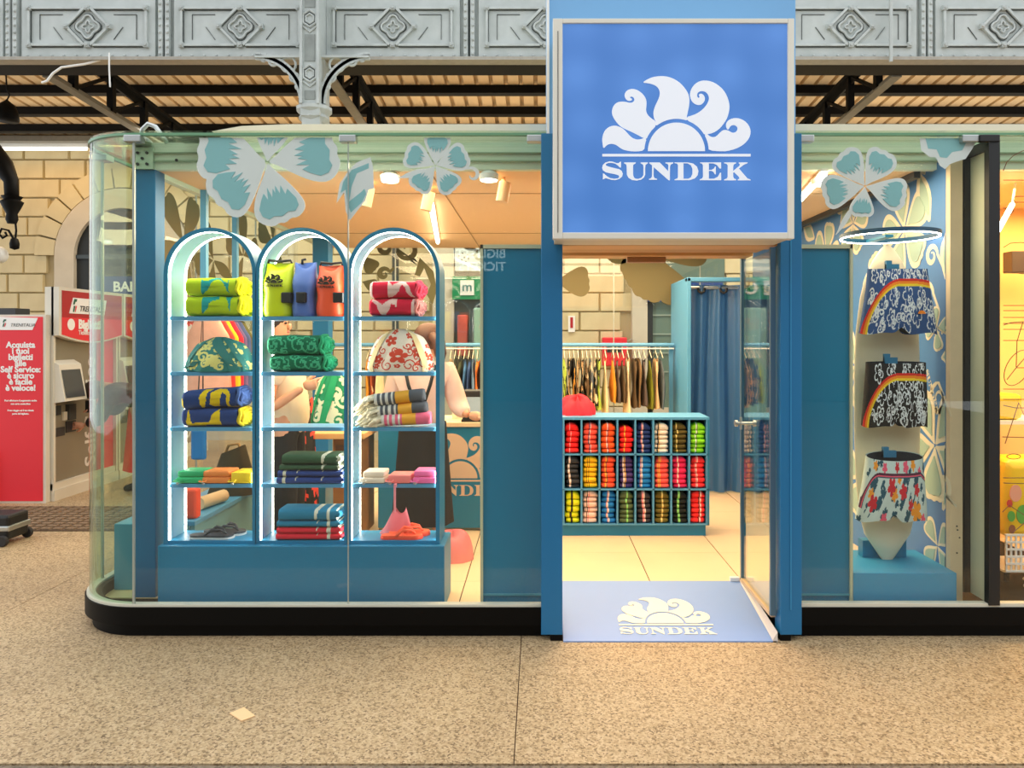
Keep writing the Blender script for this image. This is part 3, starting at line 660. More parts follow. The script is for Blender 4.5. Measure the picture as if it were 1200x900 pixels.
# floor grating mat, parcels, luggage
MATG = mat('grate_mat', (150, 122, 92), .8, noise=.8, nscale=60, bump=1, bscale=120, rgb2=(96, 76, 56))
s = thing('floor_grating', 'brown textured metal grating mat in front of the ticket machines', 'mat', (-4.2, 2.4, 0))
m = MB(); MB().box(-5.6, -3.0, 2.06, 2.9, .001, .008).build('tray', mat('grate_tray', (96, 76, 56), .9), s)
for i in range(26):
    for j in range(10): m.box(-5.58+.0985*i, -5.58+.0985*i+.07, 2.08+.081*j, 2.08+.081*j+.05, .008, .016)
tag(m.build('grate_studs', MATG, s), None, None, kind='stuff')
s = thing('suitcase', 'black suitcase with a silver band at the left edge', 'suitcase', (-4.1, 1.76, 0))
MB().cbox(-4.3, -3.84, 1.65, 1.87, .04, .22, .02).build('shell', BLACK, s)
MB().cbox(-4.31, -3.832, 1.64, 1.88, .105, .145, .008).build('silver_band', STEEL, s)
for x, y in ((-3.87, 1.63), (-3.87, 1.89), (-4.26, 1.63), (-4.26, 1.89)): MB().lathe([(.036, -.016), (.04, -.01), (.04, .01), (.036, .016)], (x, y, .04), 14, 'y').build('wheel', mat('rubber', (44, 42, 42), .7), s)
s = thing('orange_bag', 'orange bag standing beside the red poster panel', 'bag', (-5.15, 3.0, 0))
MB().cbox(-5.35, -4.955, 2.95, 3.2, 0, .5, .06).build('body', mat('bag_orange', (240, 140, 30), .6), s, .8); MB().tube([(-5.25, 3.07, .48), (-5.22, 3.07, .62), (-5.08, 3.07, .62), (-5.05, 3.07, .48)], .012, 6).build('handle', BLACK, s)
gp = lambda x, y: ((x-PX)*H/(y-PY), H*F/(y-PY)-D)
tag(MB().prism([gp(269, 837), gp(283, 846), gp(299, 840), gp(286, 830)], ((0, 0, .001), (1, 0, 0), (0, 1, 0)), .004).build('cardboard_scrap', mat('card', (236, 196, 146), .8)), 'small square of tan cardboard lying on the paving', 'litter')
# ================================================================== KIOSK SHELL
FZ = .10                      # shop floor level
ZC = 2.415                    # shop ceiling
XL, XR, YB, RC = -2.44, 2.22, 3.75, .40
def corner_loop(off, yb=YB, xr=3.2):
    """plan outline of the kiosk: rounded front-left corner, right end open to the neighbour; off grows it outward"""
    r = RC+off; c = (XL+RC, .02+RC)
    return [(xr, .02-off)]+[(x, y) for x, y in arc(c[0], c[1], r, -PI/2, -PI, 16)]+[(XL-off, yb+off), (xr, yb+off)]
def notched(off):
    l = corner_loop(off); f = l[0][1]
    return [l[0], (1.2, f), (1.2, .575), (.1, .575), (.1, f)]+l[1:]
tr = MB().prism(notched(-.015), ((0, 0, 0), (1, 0, 0), (0, 1, 0)), .095)
tr = struct(tr.build('trim_3', BLACKB, smooth=.5), 'black recessed kick base of the glass kiosk')
m = MB(); o1 = corner_loop(.02, xr=.05); i1 = corner_loop(-.06, xr=.05)
m.prism(o1[:-1]+[(XL+.06, YB)]+i1[:-2][::-1], ((0, 0, .065), (1, 0, 0), (0, 1, 0)), .09)
m.build('base_band', BLACKB, tr, .5)
MB().box(1.26, 3.2, 0, .08, .065, .155).build('base_band', BLACKB, tr)
m = MB(); o1 = corner_loop(.012, xr=.01); i1 = corner_loop(-.03, xr=.01)
m.prism(o1[:-1]+[(XL+.03, YB)]+i1[:-2][::-1], ((0, 0, .155), (1, 0, 0), (0, 1, 0)), .012)
m.build('sill', mat('sill_metal', (220, 216, 196), .4), tr, .5)
MB().box(1.30, 3.2, .008, .05, .155, .172).build('sill', mat('sill_metal', (220, 216, 196), .4), tr)
# shop floor with tiles
fs_ = MB().prism(notched(-.03), ((0, 0, .084), (1, 0, 0), (0, 1, 0)), .008)
fs_ = struct(fs_.build('floor', GROUT, origin=(0, 0, 0)), 'peach tiled shop floor'); WORLD[fs_] = Vector((0, 0, 0))
xt = [XL+.03]+[-.426+.5325*k for k in range(-3, 6)]; yt = [.05, .57, 1.14, 1.72, 2.28, 2.85, 3.42, 3.72]
for i in range(len(xt)-1):
    for j in range(len(yt)-1):
        a, b = xt[i]+.003, xt[i+1]-.003; c0, c1 = yt[j]+.001, yt[j+1]-.001
        if i == 0 and j == 0: c0 = .3
        if .13 < (a+b)/2 < 1.2 and j == 0: continue
        MB().box(a, b, c0, c1, .088, FZ).build('tile', TILE, fs_)
# display-window floor strip (cream) at left corner
# ceiling
ce = struct(MB().box(XL+.36, 2.07, .345, YB, ZC, ZC+.06).build('ceiling', PEACH), 'peach shop ceiling')
for (x0, x1, y0, y1) in ((XL+.36, 2.07, .95, .956), (XL+.36, 2.07, 2.7, 2.706), (-.6, -.594, .345, YB), (1.0, 1.006, .345, YB)):
    MB().box(x0, x1, y0, y1, ZC-.003, ZC+.002).build('ceiling_joint', mat('joint_tan', (150, 116, 76), .8), ce)
MB().box(2.05, 2.085, .346, YB, ZC-.035, ZC+.06).build('edge_track', BLACK, ce)
FASC = mat('fascia_pale_green', (222, 234, 212), .5)
fa = MB().box(-2.19, 3.2, .3, .345, ZC, 2.56).box(-2.19, -2.145, .3, YB, ZC, 2.56)
fa = struct(fa.build('trim_4', FASC), 'pale fascia beam behind the top of the glass')
MB().box(-2.19, 3.2, .285, .3, 2.455, 2.463).box(-2.19, 3.2, .285, .3, 2.50, 2.506).build('fascia_groove', mat('fascia_line', (150, 170, 140), .5), fa)
MB().box(-2.19, -2.08, .28, .30, ZC, 2.53).build('corner_plate', mat('corner_plate', (196, 214, 190), .4, .3), fa)
m = MB()
for x, z in ((-2.16, 2.44), (-2.11, 2.44), (-2.16, 2.5), (-2.11, 2.5), (-2.135, 2.47), (-1.95, 2.46), (-1.8, 2.48)): m.lathe([(.008, 0), (.008, .006)], (x, .272, z), 8, 'y')
m.build('screw', BLACK, fa)
# lid and raised roof
lid = MB().prism(corner_loop(.0, xr=3.2), ((0, 0, 2.535), (1, 0, 0), (0, 1, 0)), .012)
lid = struct(lid.build('ceiling', glassmat('lid_glass', (242, 250, 238), .8), smooth=.5), 'pale flat lid of the glass kiosk')
m = MB(); o1 = corner_loop(.006); i1 = corner_loop(-.014); m.prism(o1[:-1]+[(XL+.014, YB)]+i1[:-2][::-1], ((0, 0, 2.522), (1, 0, 0), (0, 1, 0)), .013); m.build('lid_edge', mat('green_glass_edge', (110, 158, 122), .25), lid, .5)
rl = []
r0 = .28
pr = [(-2.0, 2.547), (-1.93, 2.60), (-1.82, 2.65), (-1.65, 2.68), (-1.4, 2.69), (.2, 2.69), (.2, 2.547)]
rt = MB().prism(pr, ((0, 3.0, 0), (1, 0, 0), (0, 0, 1)), 2.6).build('trim_5', CREAM, smooth=.6); struct(rt, 'cream raised roof of the kiosk with a rounded end')
rt2 = MB().box(1.2, 3.2, .4, 3.0, 2.547, 2.69).build('trim_6', CREAM); struct(rt2, 'cream raised roof of the kiosk right of the sign')
# roof bits
s = thing('roof_spotlight', 'white lamp base with a silver curved arm on the left end of the kiosk roof', 'lamp', W(143, 156, .15))
p = Vector((-2.15, .25, 2.548)); MB().lathe([(.075, 0), (.075, .012), (.05, .03), (.02, .035)], p, 16).build('base', WHITE, s, .6)
MB().tube([(p.x+.02, p.y, p.z+.02), (p.x+.03, p.y, p.z+.07), (p.x+.06, p.y, p.z+.1), (p.x+.1, p.y, p.z+.085), (p.x+.14, p.y, p.z+.03), (p.x+.16, p.y, p.z)], .012, 8).build('arm', STEEL, s, True)
s = thing('roof_grille', 'flat black grille lying on the kiosk roof', 'grille', (-1.75, .2, 2.547))
m = MB()
for i in range(6): m.box(-1.90, -1.70, .10+.03*i, .12+.03*i, 2.548, 2.566)
m.box(-1.905, -1.90, .1, .28, 2.548, 2.57); m.box(-1.70, -1.69, .1, .28, 2.548, 2.57); m.build('bars', STEELB, s)
# ---- glass
ZG0, ZG1 = .165, 2.522
def pane(name, m, mt, label): return struct(m.build(name, mt, smooth=.5), label)
gl = []
jx = -.9615
def gbox(x0, x1, y0, y1, z0=ZG0, z1=ZG1): return MB().box(x0, x1, y0, y1, z0, z1)
w4 = pane('window_4', gbox(XL+RC, jx-.002, .02, .028), GLASS, 'left front glass pane of the kiosk')
w5 = pane('window_5', gbox(jx+.002, .009, .02, .028), GLASS, 'front glass pane beside the doorway')
w6 = pane('window_6', gbox(1.303, 2.25, .02, .028), GLASS, 'front glass pane right of the doorway')
c = (XL+RC, .02+RC)
lp = arc(c[0], c[1], RC, -PI/2, -PI, 24)+arc(c[0], c[1], RC-.012, -PI, -PI/2, 24)
w7 = pane('window_7', MB().prism(lp, ((0, 0, ZG0), (1, 0, 0), (0, 1, 0)), ZG1-ZG0), GLASSG, 'curved glass corner of the kiosk')
ySeg = [.42, 1.55, 2.65, YB]
ws = []
for k in range(3): ws.append(pane('window_%d' % (8+k), gbox(XL, XL+.008, ySeg[k]+.002, ySeg[k+1]-.002), GLASS, ['side glass pane nearest the curved corner', 'middle side glass pane of the kiosk', 'rear side glass pane of the kiosk'][k]))
xSeg = [XL, -1.45, -.35, .75, 1.62, 3.2]
wb = []
for k in range(5): wb.append(pane('window_%d' % (11+k), gbox(xSeg[k]+.002, xSeg[k+1]-.002, YB, YB+.008), GLASS, 'back glass pane of the kiosk'))
w16 = pane('window_16', gbox(2.31, 3.2, .02, .028), GLASS, 'glass pane of the neighbouring unit at the right edge')
# seams, clips
def seam(par, x, y, w=.012): MB().box(x-w/2, x+w/2, y-w/2, y+w/2, ZG0, ZG1).build('seam', GREYM, par)
seam(w4, XL+RC, .022, .011); seam(w5, jx, .022, .006); seam(w7, XL+.006, .42, .012)
for k in (1, 2): seam(ws[k], XL+.004, ySeg[k], .010)
for k in (1, 2, 3, 4): seam(wb[k], xSeg[k], YB+.004, .010)
for par, x in ((w4, XL+RC), (w5, jx), (w5, -.02), (w6, 1.335), (w6, 2.16)):
    MB().cbox(x-.042, x+.042, .0, .05, 2.487, 2.522, .004).build('clip', STEEL, par)
MB().cbox(XL-.012, XL+.05, .38, .46, 2.487, 2.522, .004).build('clip', STEEL, w7)
# ---- portal posts, lintel
pl_ = MB().cbox(.009, .115, -.03, .06, .03, 2.52, .003); pl_.box(.055, .115, -.028, .05, 0, .03, 1)
pl_ = struct(pl_.build('trim_7', [POST, BLACKB]), 'blue door post left of the doorway')
pr_ = MB().cbox(1.197, 1.303, -.03, .06, .03, 2.52, .003); pr_.box(1.197, 1.25, -.028, .05, 0, .03, 1)
pr_ = struct(pr_.build('trim_8', [POST, BLACKB]), 'blue door post right of the doorway')
MB().box(1.245, 1.251, -.034, -.03, .155, 2.0).build('post_edge', mat('post_edge_blue', (52, 138, 186), .4), pr_)
up = struct(MB().cbox(.038, 1.283, .0, .5, 2.52, 3.6, .004).build('trim_9', PORTAL), 'sky blue upper portal box behind the sign')
MB().box(.036, .05, -.006, .0, 2.52, 3.6).build('edge_strip', WHITE, up)
WOODP = mat('lintel_wood', (222, 172, 110), .5)
ln_ = struct(MB().box(.115, 1.197, .0, .60, 1.985, 2.40).build('trim_10', WOODP), 'warm tan lintel over the doorway')
for i, (y0, z0) in enumerate(((.02, 1.968), (.22, 1.975), (.44, 1.965))): MB().box(.115, 1.197, y0, y0+.16, z0, 1.985).build('lintel_board', WOODP if i != 1 else mat('lintel_wood2', (200, 148, 88), .5), ln_)
s = thing('door_lock', 'small brown lock box under the lintel', 'lock', (.60, .5, 1.93))
MB().cbox(.5, .72, .5, .56, 1.935, 1.965, .004).build('case', mat('lock_brown', (168, 120, 80), .4), s)
# ---- teal panels beside the portal
for k, (x0, x1) in enumerate(((-.29, .01), (1.303, 1.60))):
    t = struct(MB().box(x0, x1, .12, .15, FZ, 1.965).build('wall_%s' % ('left', 'right')[k], TEAL), ['teal blue display panel left of the door', 'teal blue display panel right of the door'][k])
    e = x0-.014 if k == 0 else x1
    MB().box(e, e+.014, .105, .16, FZ, 1.985).build('edge_frame', mat('panel_edge_cream', (206, 204, 170), .5), t)
    MB().box(min(x0, e), max(x1, e+.014), .105, .16, 1.965, 1.985).build('edge_frame', mat('panel_edge_cream', (206, 204, 170), .5), t)
    MB().box(x0, x1, .112, .12, FZ+.075, FZ+.085).build('rail_line', mat('panel_line', (70, 160, 180), .5), t)
# ---- glass door leaf
d = struct(MB().box(1.168, 1.178, .03, .555, .125, 1.945).build('door_1', SHELFGLASS), 'glass door leaf standing open')
MB().box(1.160, 1.186, .548, .572, .11, 1.96).build('edge_profile', mat('door_profile', (92, 128, 156), .35, .6), d)
MB().box(1.160, 1.186, .01, .03, .11, 1.96).build('edge_profile', mat('door_profile', (92, 128, 156), .35, .6), d)
MB().box(1.158, 1.188, .03, .55, .105, .125).build('bottom_rail', mat('door_rail_cream', (226, 190, 140), .4), d)
m = MB(); m.cyl((1.12, .5, 1.02), (1.22, .5, 1.02), .009, n=10); m.cyl((1.11, .5, 1.02), (1.125, .5, 1.02), .018, n=12); m.cyl((1.215, .5, 1.02), (1.23, .5, 1.02), .018, n=12); m.cyl((1.145, .5, .985), (1.145, .5, 1.055), .007, n=8)
m.build('handle', STEEL, d, .6)
tag(MB().cbox(1.10, 1.155, .56, .585, .10, .125, .004).build('door_stop', WHITE), 'small white door stop on the tiles', 'door stop')
# ---- ramp
RAMP = mat('ramp_pale_blue', (128, 158, 208), .45)
r = thing('entrance_ramp', 'pale blue entrance ramp printed with a cream wave and sun emblem', 'ramp', (.645, 0, 0))
y0, y1 = -.045, .57
MB().add([(.119, y0, 0), (1.175, y0, 0), (1.175, y1, 0), (.119, y1, 0), (.119, y0, .006), (1.175, y0, .006), (1.175, y1, FZ+.002), (.119, y1, FZ+.002)],
         [(0, 3, 2, 1), (4, 5, 6, 7), (0, 1, 5, 4), (1, 2, 6, 5), (2, 3, 7, 6), (3, 0, 4, 7)]).build('ramp_plate', RAMP, r)
MB().add([(1.155, y0, 0), (1.178, y0, 0), (1.178, y1, 0), (1.155, y1, 0), (1.155, y0, .012), (1.178, y0, .05), (1.178, y1, FZ+.012), (1.155, y1, FZ+.004)],
         [(0, 3, 2, 1), (4, 5, 6, 7), (0, 1, 5, 4), (1, 2, 6, 5), (2, 3, 7, 6), (3, 0, 4, 7)]).build('side_strip', mat('ramp_strip', (214, 208, 202), .5), r)
# emblem lies on the slope: bar at photo y=724.5
sl = Vector((0, y1-y0, FZ-.004)).normalized()
cy = H*F/(722.5-PY)*.955-D
tt_ = (cy-y0)/(y1-y0)
org = Vector(((780-PX)*(cy+D)/F, cy, .0075+tt_*(FZ-.004)))
logo(r, org, (1, 0, 0), sl*1.08, .485, mat('ramp_cream_print', (246, 236, 206), .5), .0015)

# ================================================================== SIGN BOX
SY = -.27
def signmat():
    m = bpy.data.materials.new('backlit_blue'); m.use_nodes = True; nt = m.node_tree; N = nt.nodes; L = nt.links; b = N['Principled BSDF']
    tc = N.new('ShaderNodeTexCoord'); v = N.new('ShaderNodeTexVoronoi'); v.feature = 'SMOOTH_F1'; v.inputs['Scale'].default_value = 4.2; v.inputs['Smoothness'].default_value = .9; v.inputs['Randomness'].default_value = .35
    L.new(tc.outputs['Object'], v.inputs['Vector'])
    r = N.new('ShaderNodeValToRGB'); e = r.color_ramp.elements
    e[0].position = .15; e[0].color = (*lin((92, 142, 210)), 1); e[1].position = .75; e[1].color = (*lin((62, 112, 178)), 1)
    L.new(v.outputs['Distance'], r.inputs[0]); L.new(r.outputs[0], b.inputs['Emission Color']); b.inputs['Emission Strength'].default_value = .8
    b.inputs['Base Color'].default_value = (*lin((30, 70, 130)), 1); b.inputs['Roughness'].default_value = .4
    return m
s = thing('shop_sign', 'square backlit blue sign with white wave and sun emblem over the door', 'sign', (.62, SY, 1.963))
x0, x1, z0, z1 = .063, 1.182, 1.963, 2.985
MB().box(x0+.01, x1-.01, SY+.02, -.0, z0+.005, z1-.005).build('box', mat('sign_box_cream', (220, 212, 190), .5), s)
m = MB(); fw = .03
m.cbox(x0, x0+.045, SY-.004, SY+.05, z0, z1, .003); m.cbox(x1-fw, x1, SY-.004, SY+.05, z0, z1, .003); m.cbox(x0+.045, x1-fw, SY-.003, SY+.05, z0, z0+fw, .003); m.cbox(x0+.045, x1-fw, SY-.003, SY+.05, z1-.022, z1, .003)
m.build('frame', mat('sign_frame_white', (232, 228, 214), .45), s)
MB().box(x0+.022, x0+.025, SY-.006, SY, z0+.03, z1-.06).build('frame_groove', GREYD, s)
MB().box(x0+.04, x1-.028, SY+.008, SY+.02, z0+.028, z1-.02).build('face', signmat(), s)
ss = F/(SY+D); WSIGN = mat('backlit_white', (226, 230, 238), .5, emit=.3)
logo(s, ((793-PX)/ss, SY+.008, H+(PY-176.7)/ss), (1, 0, 0), (0, 0, 1), 174/ss, WSIGN, .003)

# ================================================================== window stickers
STW = mat('sticker_white', (244, 246, 248), .6); STT = mat('sticker_teal', (150, 206, 214), .6)
def px2(x, y, Y=.03): p = W(x, y, Y); return (p.x, p.z)
fr = ((0, .034, 0), (1, 0, 0), (0, 0, 1))
k_ = (D+.03)/F
def sticker(label, parts):
    t = thing('flower_sticker', label, 'sticker', (0, .03, 2.2), 'flower stickers on the front glass')
    mo, mi_ = MB(), MB(); parts(mo, mi_)
    mo.build('white_outline', STW, t)
    if mi_.v: mi_.build('teal_petals', STT, t)
    return t
R_ = math.radians
# frames face the viewer: u x v = -Y, so thickness grows towards the camera
sticker('very large teal and white hibiscus sticker at the top of the left pane', lambda a, b: blossom(a, b, fr, px2(313, 190), 82*k_, 0, 5, .85, 2.515, [(R_(168), 1.0), (R_(218), .92), (R_(285), .88), (R_(10), 1.0), (R_(82), .6)]))
sticker('medium teal hibiscus sticker with curly stem left of the sign', lambda a, b: (blossom(a, b, fr, px2(510, 194), 40*k_, 0, 5, .85, 2.515, [(R_(85), .95), (R_(155), .95), (R_(230), .9), (R_(308), .9), (R_(20), 1.0)]), a.prism(swirl(px2(553, 205), 9*k_, R_(120), -.8, 2.2*k_, px2(540, 198)), fr, .001), a.prism(leafpoly(px2(505, 197), R_(196), 42*k_, 10*k_), fr, .0005)))
def tulip(a, b):
    f = lambda l: [px2(x, y) for x, y in l]
    a.prism(f([(394, 238), (398, 215), (408, 200), (418, 190), (434, 184), (437, 196), (438, 221), (432, 222), (428, 235), (420, 245), (410, 258), (405, 248), (403, 225)]), fr, .001)
    b.prism(f([(399, 226), (402, 213), (412, 199), (432, 191), (432, 197), (418, 203), (412, 218), (409, 236), (423, 225), (427, 221), (429, 227), (424, 237), (411, 249), (407, 238), (405, 222)]), fr, .002)
sticker('teal and white tulip shaped leaf sticker over the glass seam', tulip)
sticker('large teal hibiscus sticker on the right pane with warm centre', lambda a, b: (blossom(a, b, fr, px2(1014, 218), 50*k_, 0, 5, .82, 2.515, [(R_(58), .95), (R_(125), .95), (R_(190), 1.0), (R_(262), .72), (R_(345), .98)]), a.prism(leafpoly(px2(1004, 236), R_(238), 48*k_, 9*k_), fr, .0005)))
sticker('cut off teal petal sticker at the top of the right pane', lambda a, b: (a.prism([px2(x, y) for x, y in [(1078, 162), (1080, 176), (1090, 184), (1097, 184), (1102, 194), (1108, 198), (1114, 192), (1122, 189), (1132, 186), (1140, 174), (1146, 162)]], fr, .001), b.prism([px2(x, y) for x, y in [(1085, 162), (1088, 174), (1098, 175), (1102, 184), (1110, 185), (1116, 178), (1128, 176), (1135, 162)]], fr, .002)))
# stickers on the back and side glass, seen from behind: dull olive
OLV = mat('sticker_back_olive', (88, 84, 46), .7); OLV2 = mat('sticker_back_tan', (108, 98, 60), .7)
frb = ((0, YB-.002, 0), (1, 0, 0), (0, 0, 1))
def bsticker(label, polys, fr_=frb, mt=OLV):
    m = MB()
    for k, p in enumerate(polys): m.prism(p, fr_, .001+.0004*k)
    return tag(m.build('flower_sticker', mt), label, 'sticker', 'flower stickers on the rear glass')
q3 = lambda x, y: (lambda p: (p.x, p.z))(W(x, y, YB)); kb = (YB+D)/F
bsticker('olive petals on the rear glass at the top left of the doorway', [petal(q3(655, 300), R_(20), 45*kb, 26*kb), petal(q3(650, 330), R_(0), 40*kb, 36*kb)], mt=OLV2)
bsticker('olive leaf on the rear glass at the top of the doorway', [leafpoly(q3(705, 296), R_(-15), 40*kb, 26*kb)])
fl_c = q3(778, 306)
bsticker('big olive flower on the rear glass beside the fitting booth', [petal(fl_c, R_(a), 50*kb, 40*kb) for a in (200, 240, 150, 290, 20)], mt=OLV2)
bsticker('olive scrolls on the rear glass inside the third arch', [swirl(q3(452, 290), 9*kb, R_(90), 1.1, 3*kb, q3(462, 280)), swirl(q3(478, 292), 13*kb, R_(180), 1.0, 3*kb, q3(490, 310)), swirl(q3(450, 321), 7*kb, R_(20), 1.1, 3*kb, q3(462, 314))])
bsticker('olive pointed leaf on the rear glass inside the third arch', [[q3(x, y) for x, y in [(492, 302), (508, 318), (512, 340), (507, 357), (500, 345), (505, 333), (497, 314), (492, 324), (486, 322)]]])
bsticker('olive petals on the rear glass behind the red towels', [petal(q3(425, 300), R_(-50), 22*kb, 20*kb), petal(q3(424, 330), R_(-20), 18*kb, 16*kb)])
bsticker('olive leaves on the rear glass above the sign panel', [swirl(q3(560, 290), 8*kb, R_(0), 1.0, 2*kb), leafpoly(q3(540, 287), R_(-20), 20*kb, 10*kb)])
frs = ((XL+.01, 0, 0), (0, 1, 0), (0, 0, 1))
def qs(x, y):
    d_ = -(XL+.01)*F/(PX-x); return (d_-D, H-(y-PY)*d_/F)
for i, (x, y, s_, a) in enumerate(((215, 285, .36, 60), (250, 305, .3, 120), (285, 300, .34, 20), (320, 285, .36, 95))):
    c0 = qs(x, y)
    bsticker(['olive flower on the side glass behind the first arch', 'olive leaf cluster on the side glass in the first arch', 'olive petals on the side glass between two arches', 'olive flower on the side glass behind the dry bags'][i],
             [petal(c0, R_(a+72*j), s_, s_*.55) for j in range(3)]+[leafpoly(c0, R_(a+220), s_*1.3, s_*.5)], frs, OLV if i % 2 else OLV2)
# ceiling lamps
def downlight(p, label):
    t = thing('ceiling_spotlight', label, 'lamp', p, 'ceiling spotlights')
    MB().lathe([(.05, 0), (.055, .03), (.03, .05)], (p[0], p[1], ZC-.05), 18).build('housing', WHITE, t, .6)
    MB().lathe([(.044, -.004), (.044, .0)], (p[0], p[1], ZC-.05), 18).build('lens', LAMPW, t)
for (x, y), lb in (((457, 210), 'round white ceiling spotlight left of the medium flower sticker'), ((573, 209), 'round white ceiling spotlight beside the sign'), ((962, 214), 'round white ceiling spotlight beside the right flower sticker')):
    d_ = (ZC-H-.04)*F/(PY-y); downlight(((x-PX)*d_/F, d_-D, ZC), lb)
def cyl_lamp(x, y, lb):
    d_ = (ZC-H-.07)*F/(PY-y); p = Vector(((x-PX)*d_/F, d_-D, ZC-.14))
    t = thing('track_spotlight', lb, 'lamp', p, 'cylinder spotlights'); mm = mat('lamp_peach', (238, 198, 150), .4)
    MB().cyl((p.x, p.y, p.z+.14), (p.x, p.y, p.z+.1), .012).build('stem', mm, t); MB().cyl((p.x-.01, p.y, p.z), (p.x+.012, p.y, p.z+.11), .035).build('barrel', mm, t, .6)
cyl_lamp(501, 233, 'peach cylinder spotlight under the medium flower sticker'); cyl_lamp(590, 222, 'peach cylinder spotlight close to the sign'); cyl_lamp(430, 228, 'peach cylinder spotlight behind the tulip sticker')
for (a, b), lb in ((((505, 240), (513, 284)), 'white LED tube across the ceiling left of the sign'), (((966, 204), (938, 234)), 'white LED tube across the ceiling at the right window')):
    P = []
    for x, y in (a, b): d_ = (ZC-H-.03)*F/(PY-y); P.append(Vector(((x-PX)*d_/F, d_-D, ZC-.03)))
    t = thing('ceiling_tube', lb, 'lamp', (P[0]+P[1])/2)
    MB().cyl(P[0], P[1], .016, n=10).build('tube', TUBE, t); MB().bar(P[0]+Vector((0, 0, .022)), P[1]+Vector((0, 0, .022)), .04, .016).build('housing', WHITE, t)
# ================================================================== ARCH DISPLAY UNIT
AY0, AY1 = .15, .36
AC = [-1.7156, -1.2378, -.7600]; RO = .241; ZS = 1.838; ZB = .430
SH = [1.617, 1.326, 1.037, .741]
u = thing('arch_display_unit', 'blue display unit of three lit arches with shelves in the left window', 'shelf unit', (-1.23, .26, FZ))
MB().cbox(-1.972, -.490, .12, .40, FZ, ZB, .004).build('plinth', BLUE, u)
def arch_loop(cx, r, z0): return [(cx-r, z0)]+arc(cx, ZS, r, PI, 0, 28)+[(cx+r, z0)]
for k, cx in enumerate(AC):
    lo = arch_loop(cx, RO, ZB); li = arch_loop(cx, RO-.020, ZB)[::-1]
    a = MB().prism(lo+li, ((0, AY1, 0), (1, 0, 0), (0, 0, 1)), AY1-AY0).build('arch', BLUE, u, .5)
    MB().box(cx-RO+.02, cx+RO-.02, AY0+.004, AY1, ZB, ZB+.018).build('bottom_board', BLUE, a)
    o_ = arch_loop(cx, RO-.0195, ZB+.018); i_ = arch_loop(cx, RO-.0206, ZB+.018)[::-1]
    MB().prism(o_+i_, ((0, AY1-.024, 0), (1, 0, 0), (0, 0, 1)), AY1-.024-AY0-.037).build('lining', mat('painted_led_glow', (146, 196, 222), .5), a, .5)  # added pale skin, LED glow on the blue lacquer put into its colour
    for y, t_ in ((AY0+.036, .024), (AY1-.001, .022)):
        o_ = arch_loop(cx, RO-.0195, ZB+.018); i_ = arch_loop(cx, RO-.0212, ZB+.018)[::-1]
        MB().prism(o_+i_, ((0, y, 0), (1, 0, 0), (0, 0, 1)), t_).build('led_strip', LED, a, .5)
    for z in SH:
        MB().box(cx-RO+.021, cx+RO-.021, AY0+.018, AY1-.012, z-.02, z).build('shelf', BLUEL, a)

# ------------------------------------------------------------------ goods
def sx(x, Y): return (x-PX)*(Y+D)/F
def fil(u_, v_, fl):
    """inside any of the five-petalled flowers (u,v,R,rot)"""
    for (a, b, R, ro) in fl:
        dx, dy = u_-a, v_-b; r = math.hypot(dx, dy)
        if r < R and r < R*(.45+.55*abs(math.cos(2.5*(math.atan2(dy, dx)-ro)))**.65): return r/R
    return None
def outl(u_, v_, fl, w):
    for (a, b, R, ro) in fl:
        dx, dy = u_-a, v_-b; r = math.hypot(dx, dy)
        if r < R*1.15:
            e = R*(.45+.55*abs(math.cos(2.5*(math.atan2(dy, dx)-ro)))**.65)
            if abs(r-e) < w or r < R*.12: return True
    return False
def inpoly(x, y, p):
    c_ = False; n_ = len(p); j_ = n_-1
    for i_ in range(n_):
        xi, yi = p[i_]; xj, yj = p[j_]
        if (yi > y) != (yj > y) and x < (xj-xi)*(y-yi)/(yj-yi)+xi: c_ = not c_
        j_ = i_
    return c_
def curl(u_, v_, sp, w):
    """spiral stroke centres (u,v,R,rot)"""
    for (a, b, R, ro) in sp:
        dx, dy = u_-a, v_-b; r = math.hypot(dx, dy)
        if r < R*1.1:
            th = (math.atan2(dy, dx)-ro) % (2*PI)
            for q in (th, th+2*PI):
                if q < 2.6*PI and abs(r-R*(1-q/(2.9*PI))) < w: return True
    return False
YT = .245
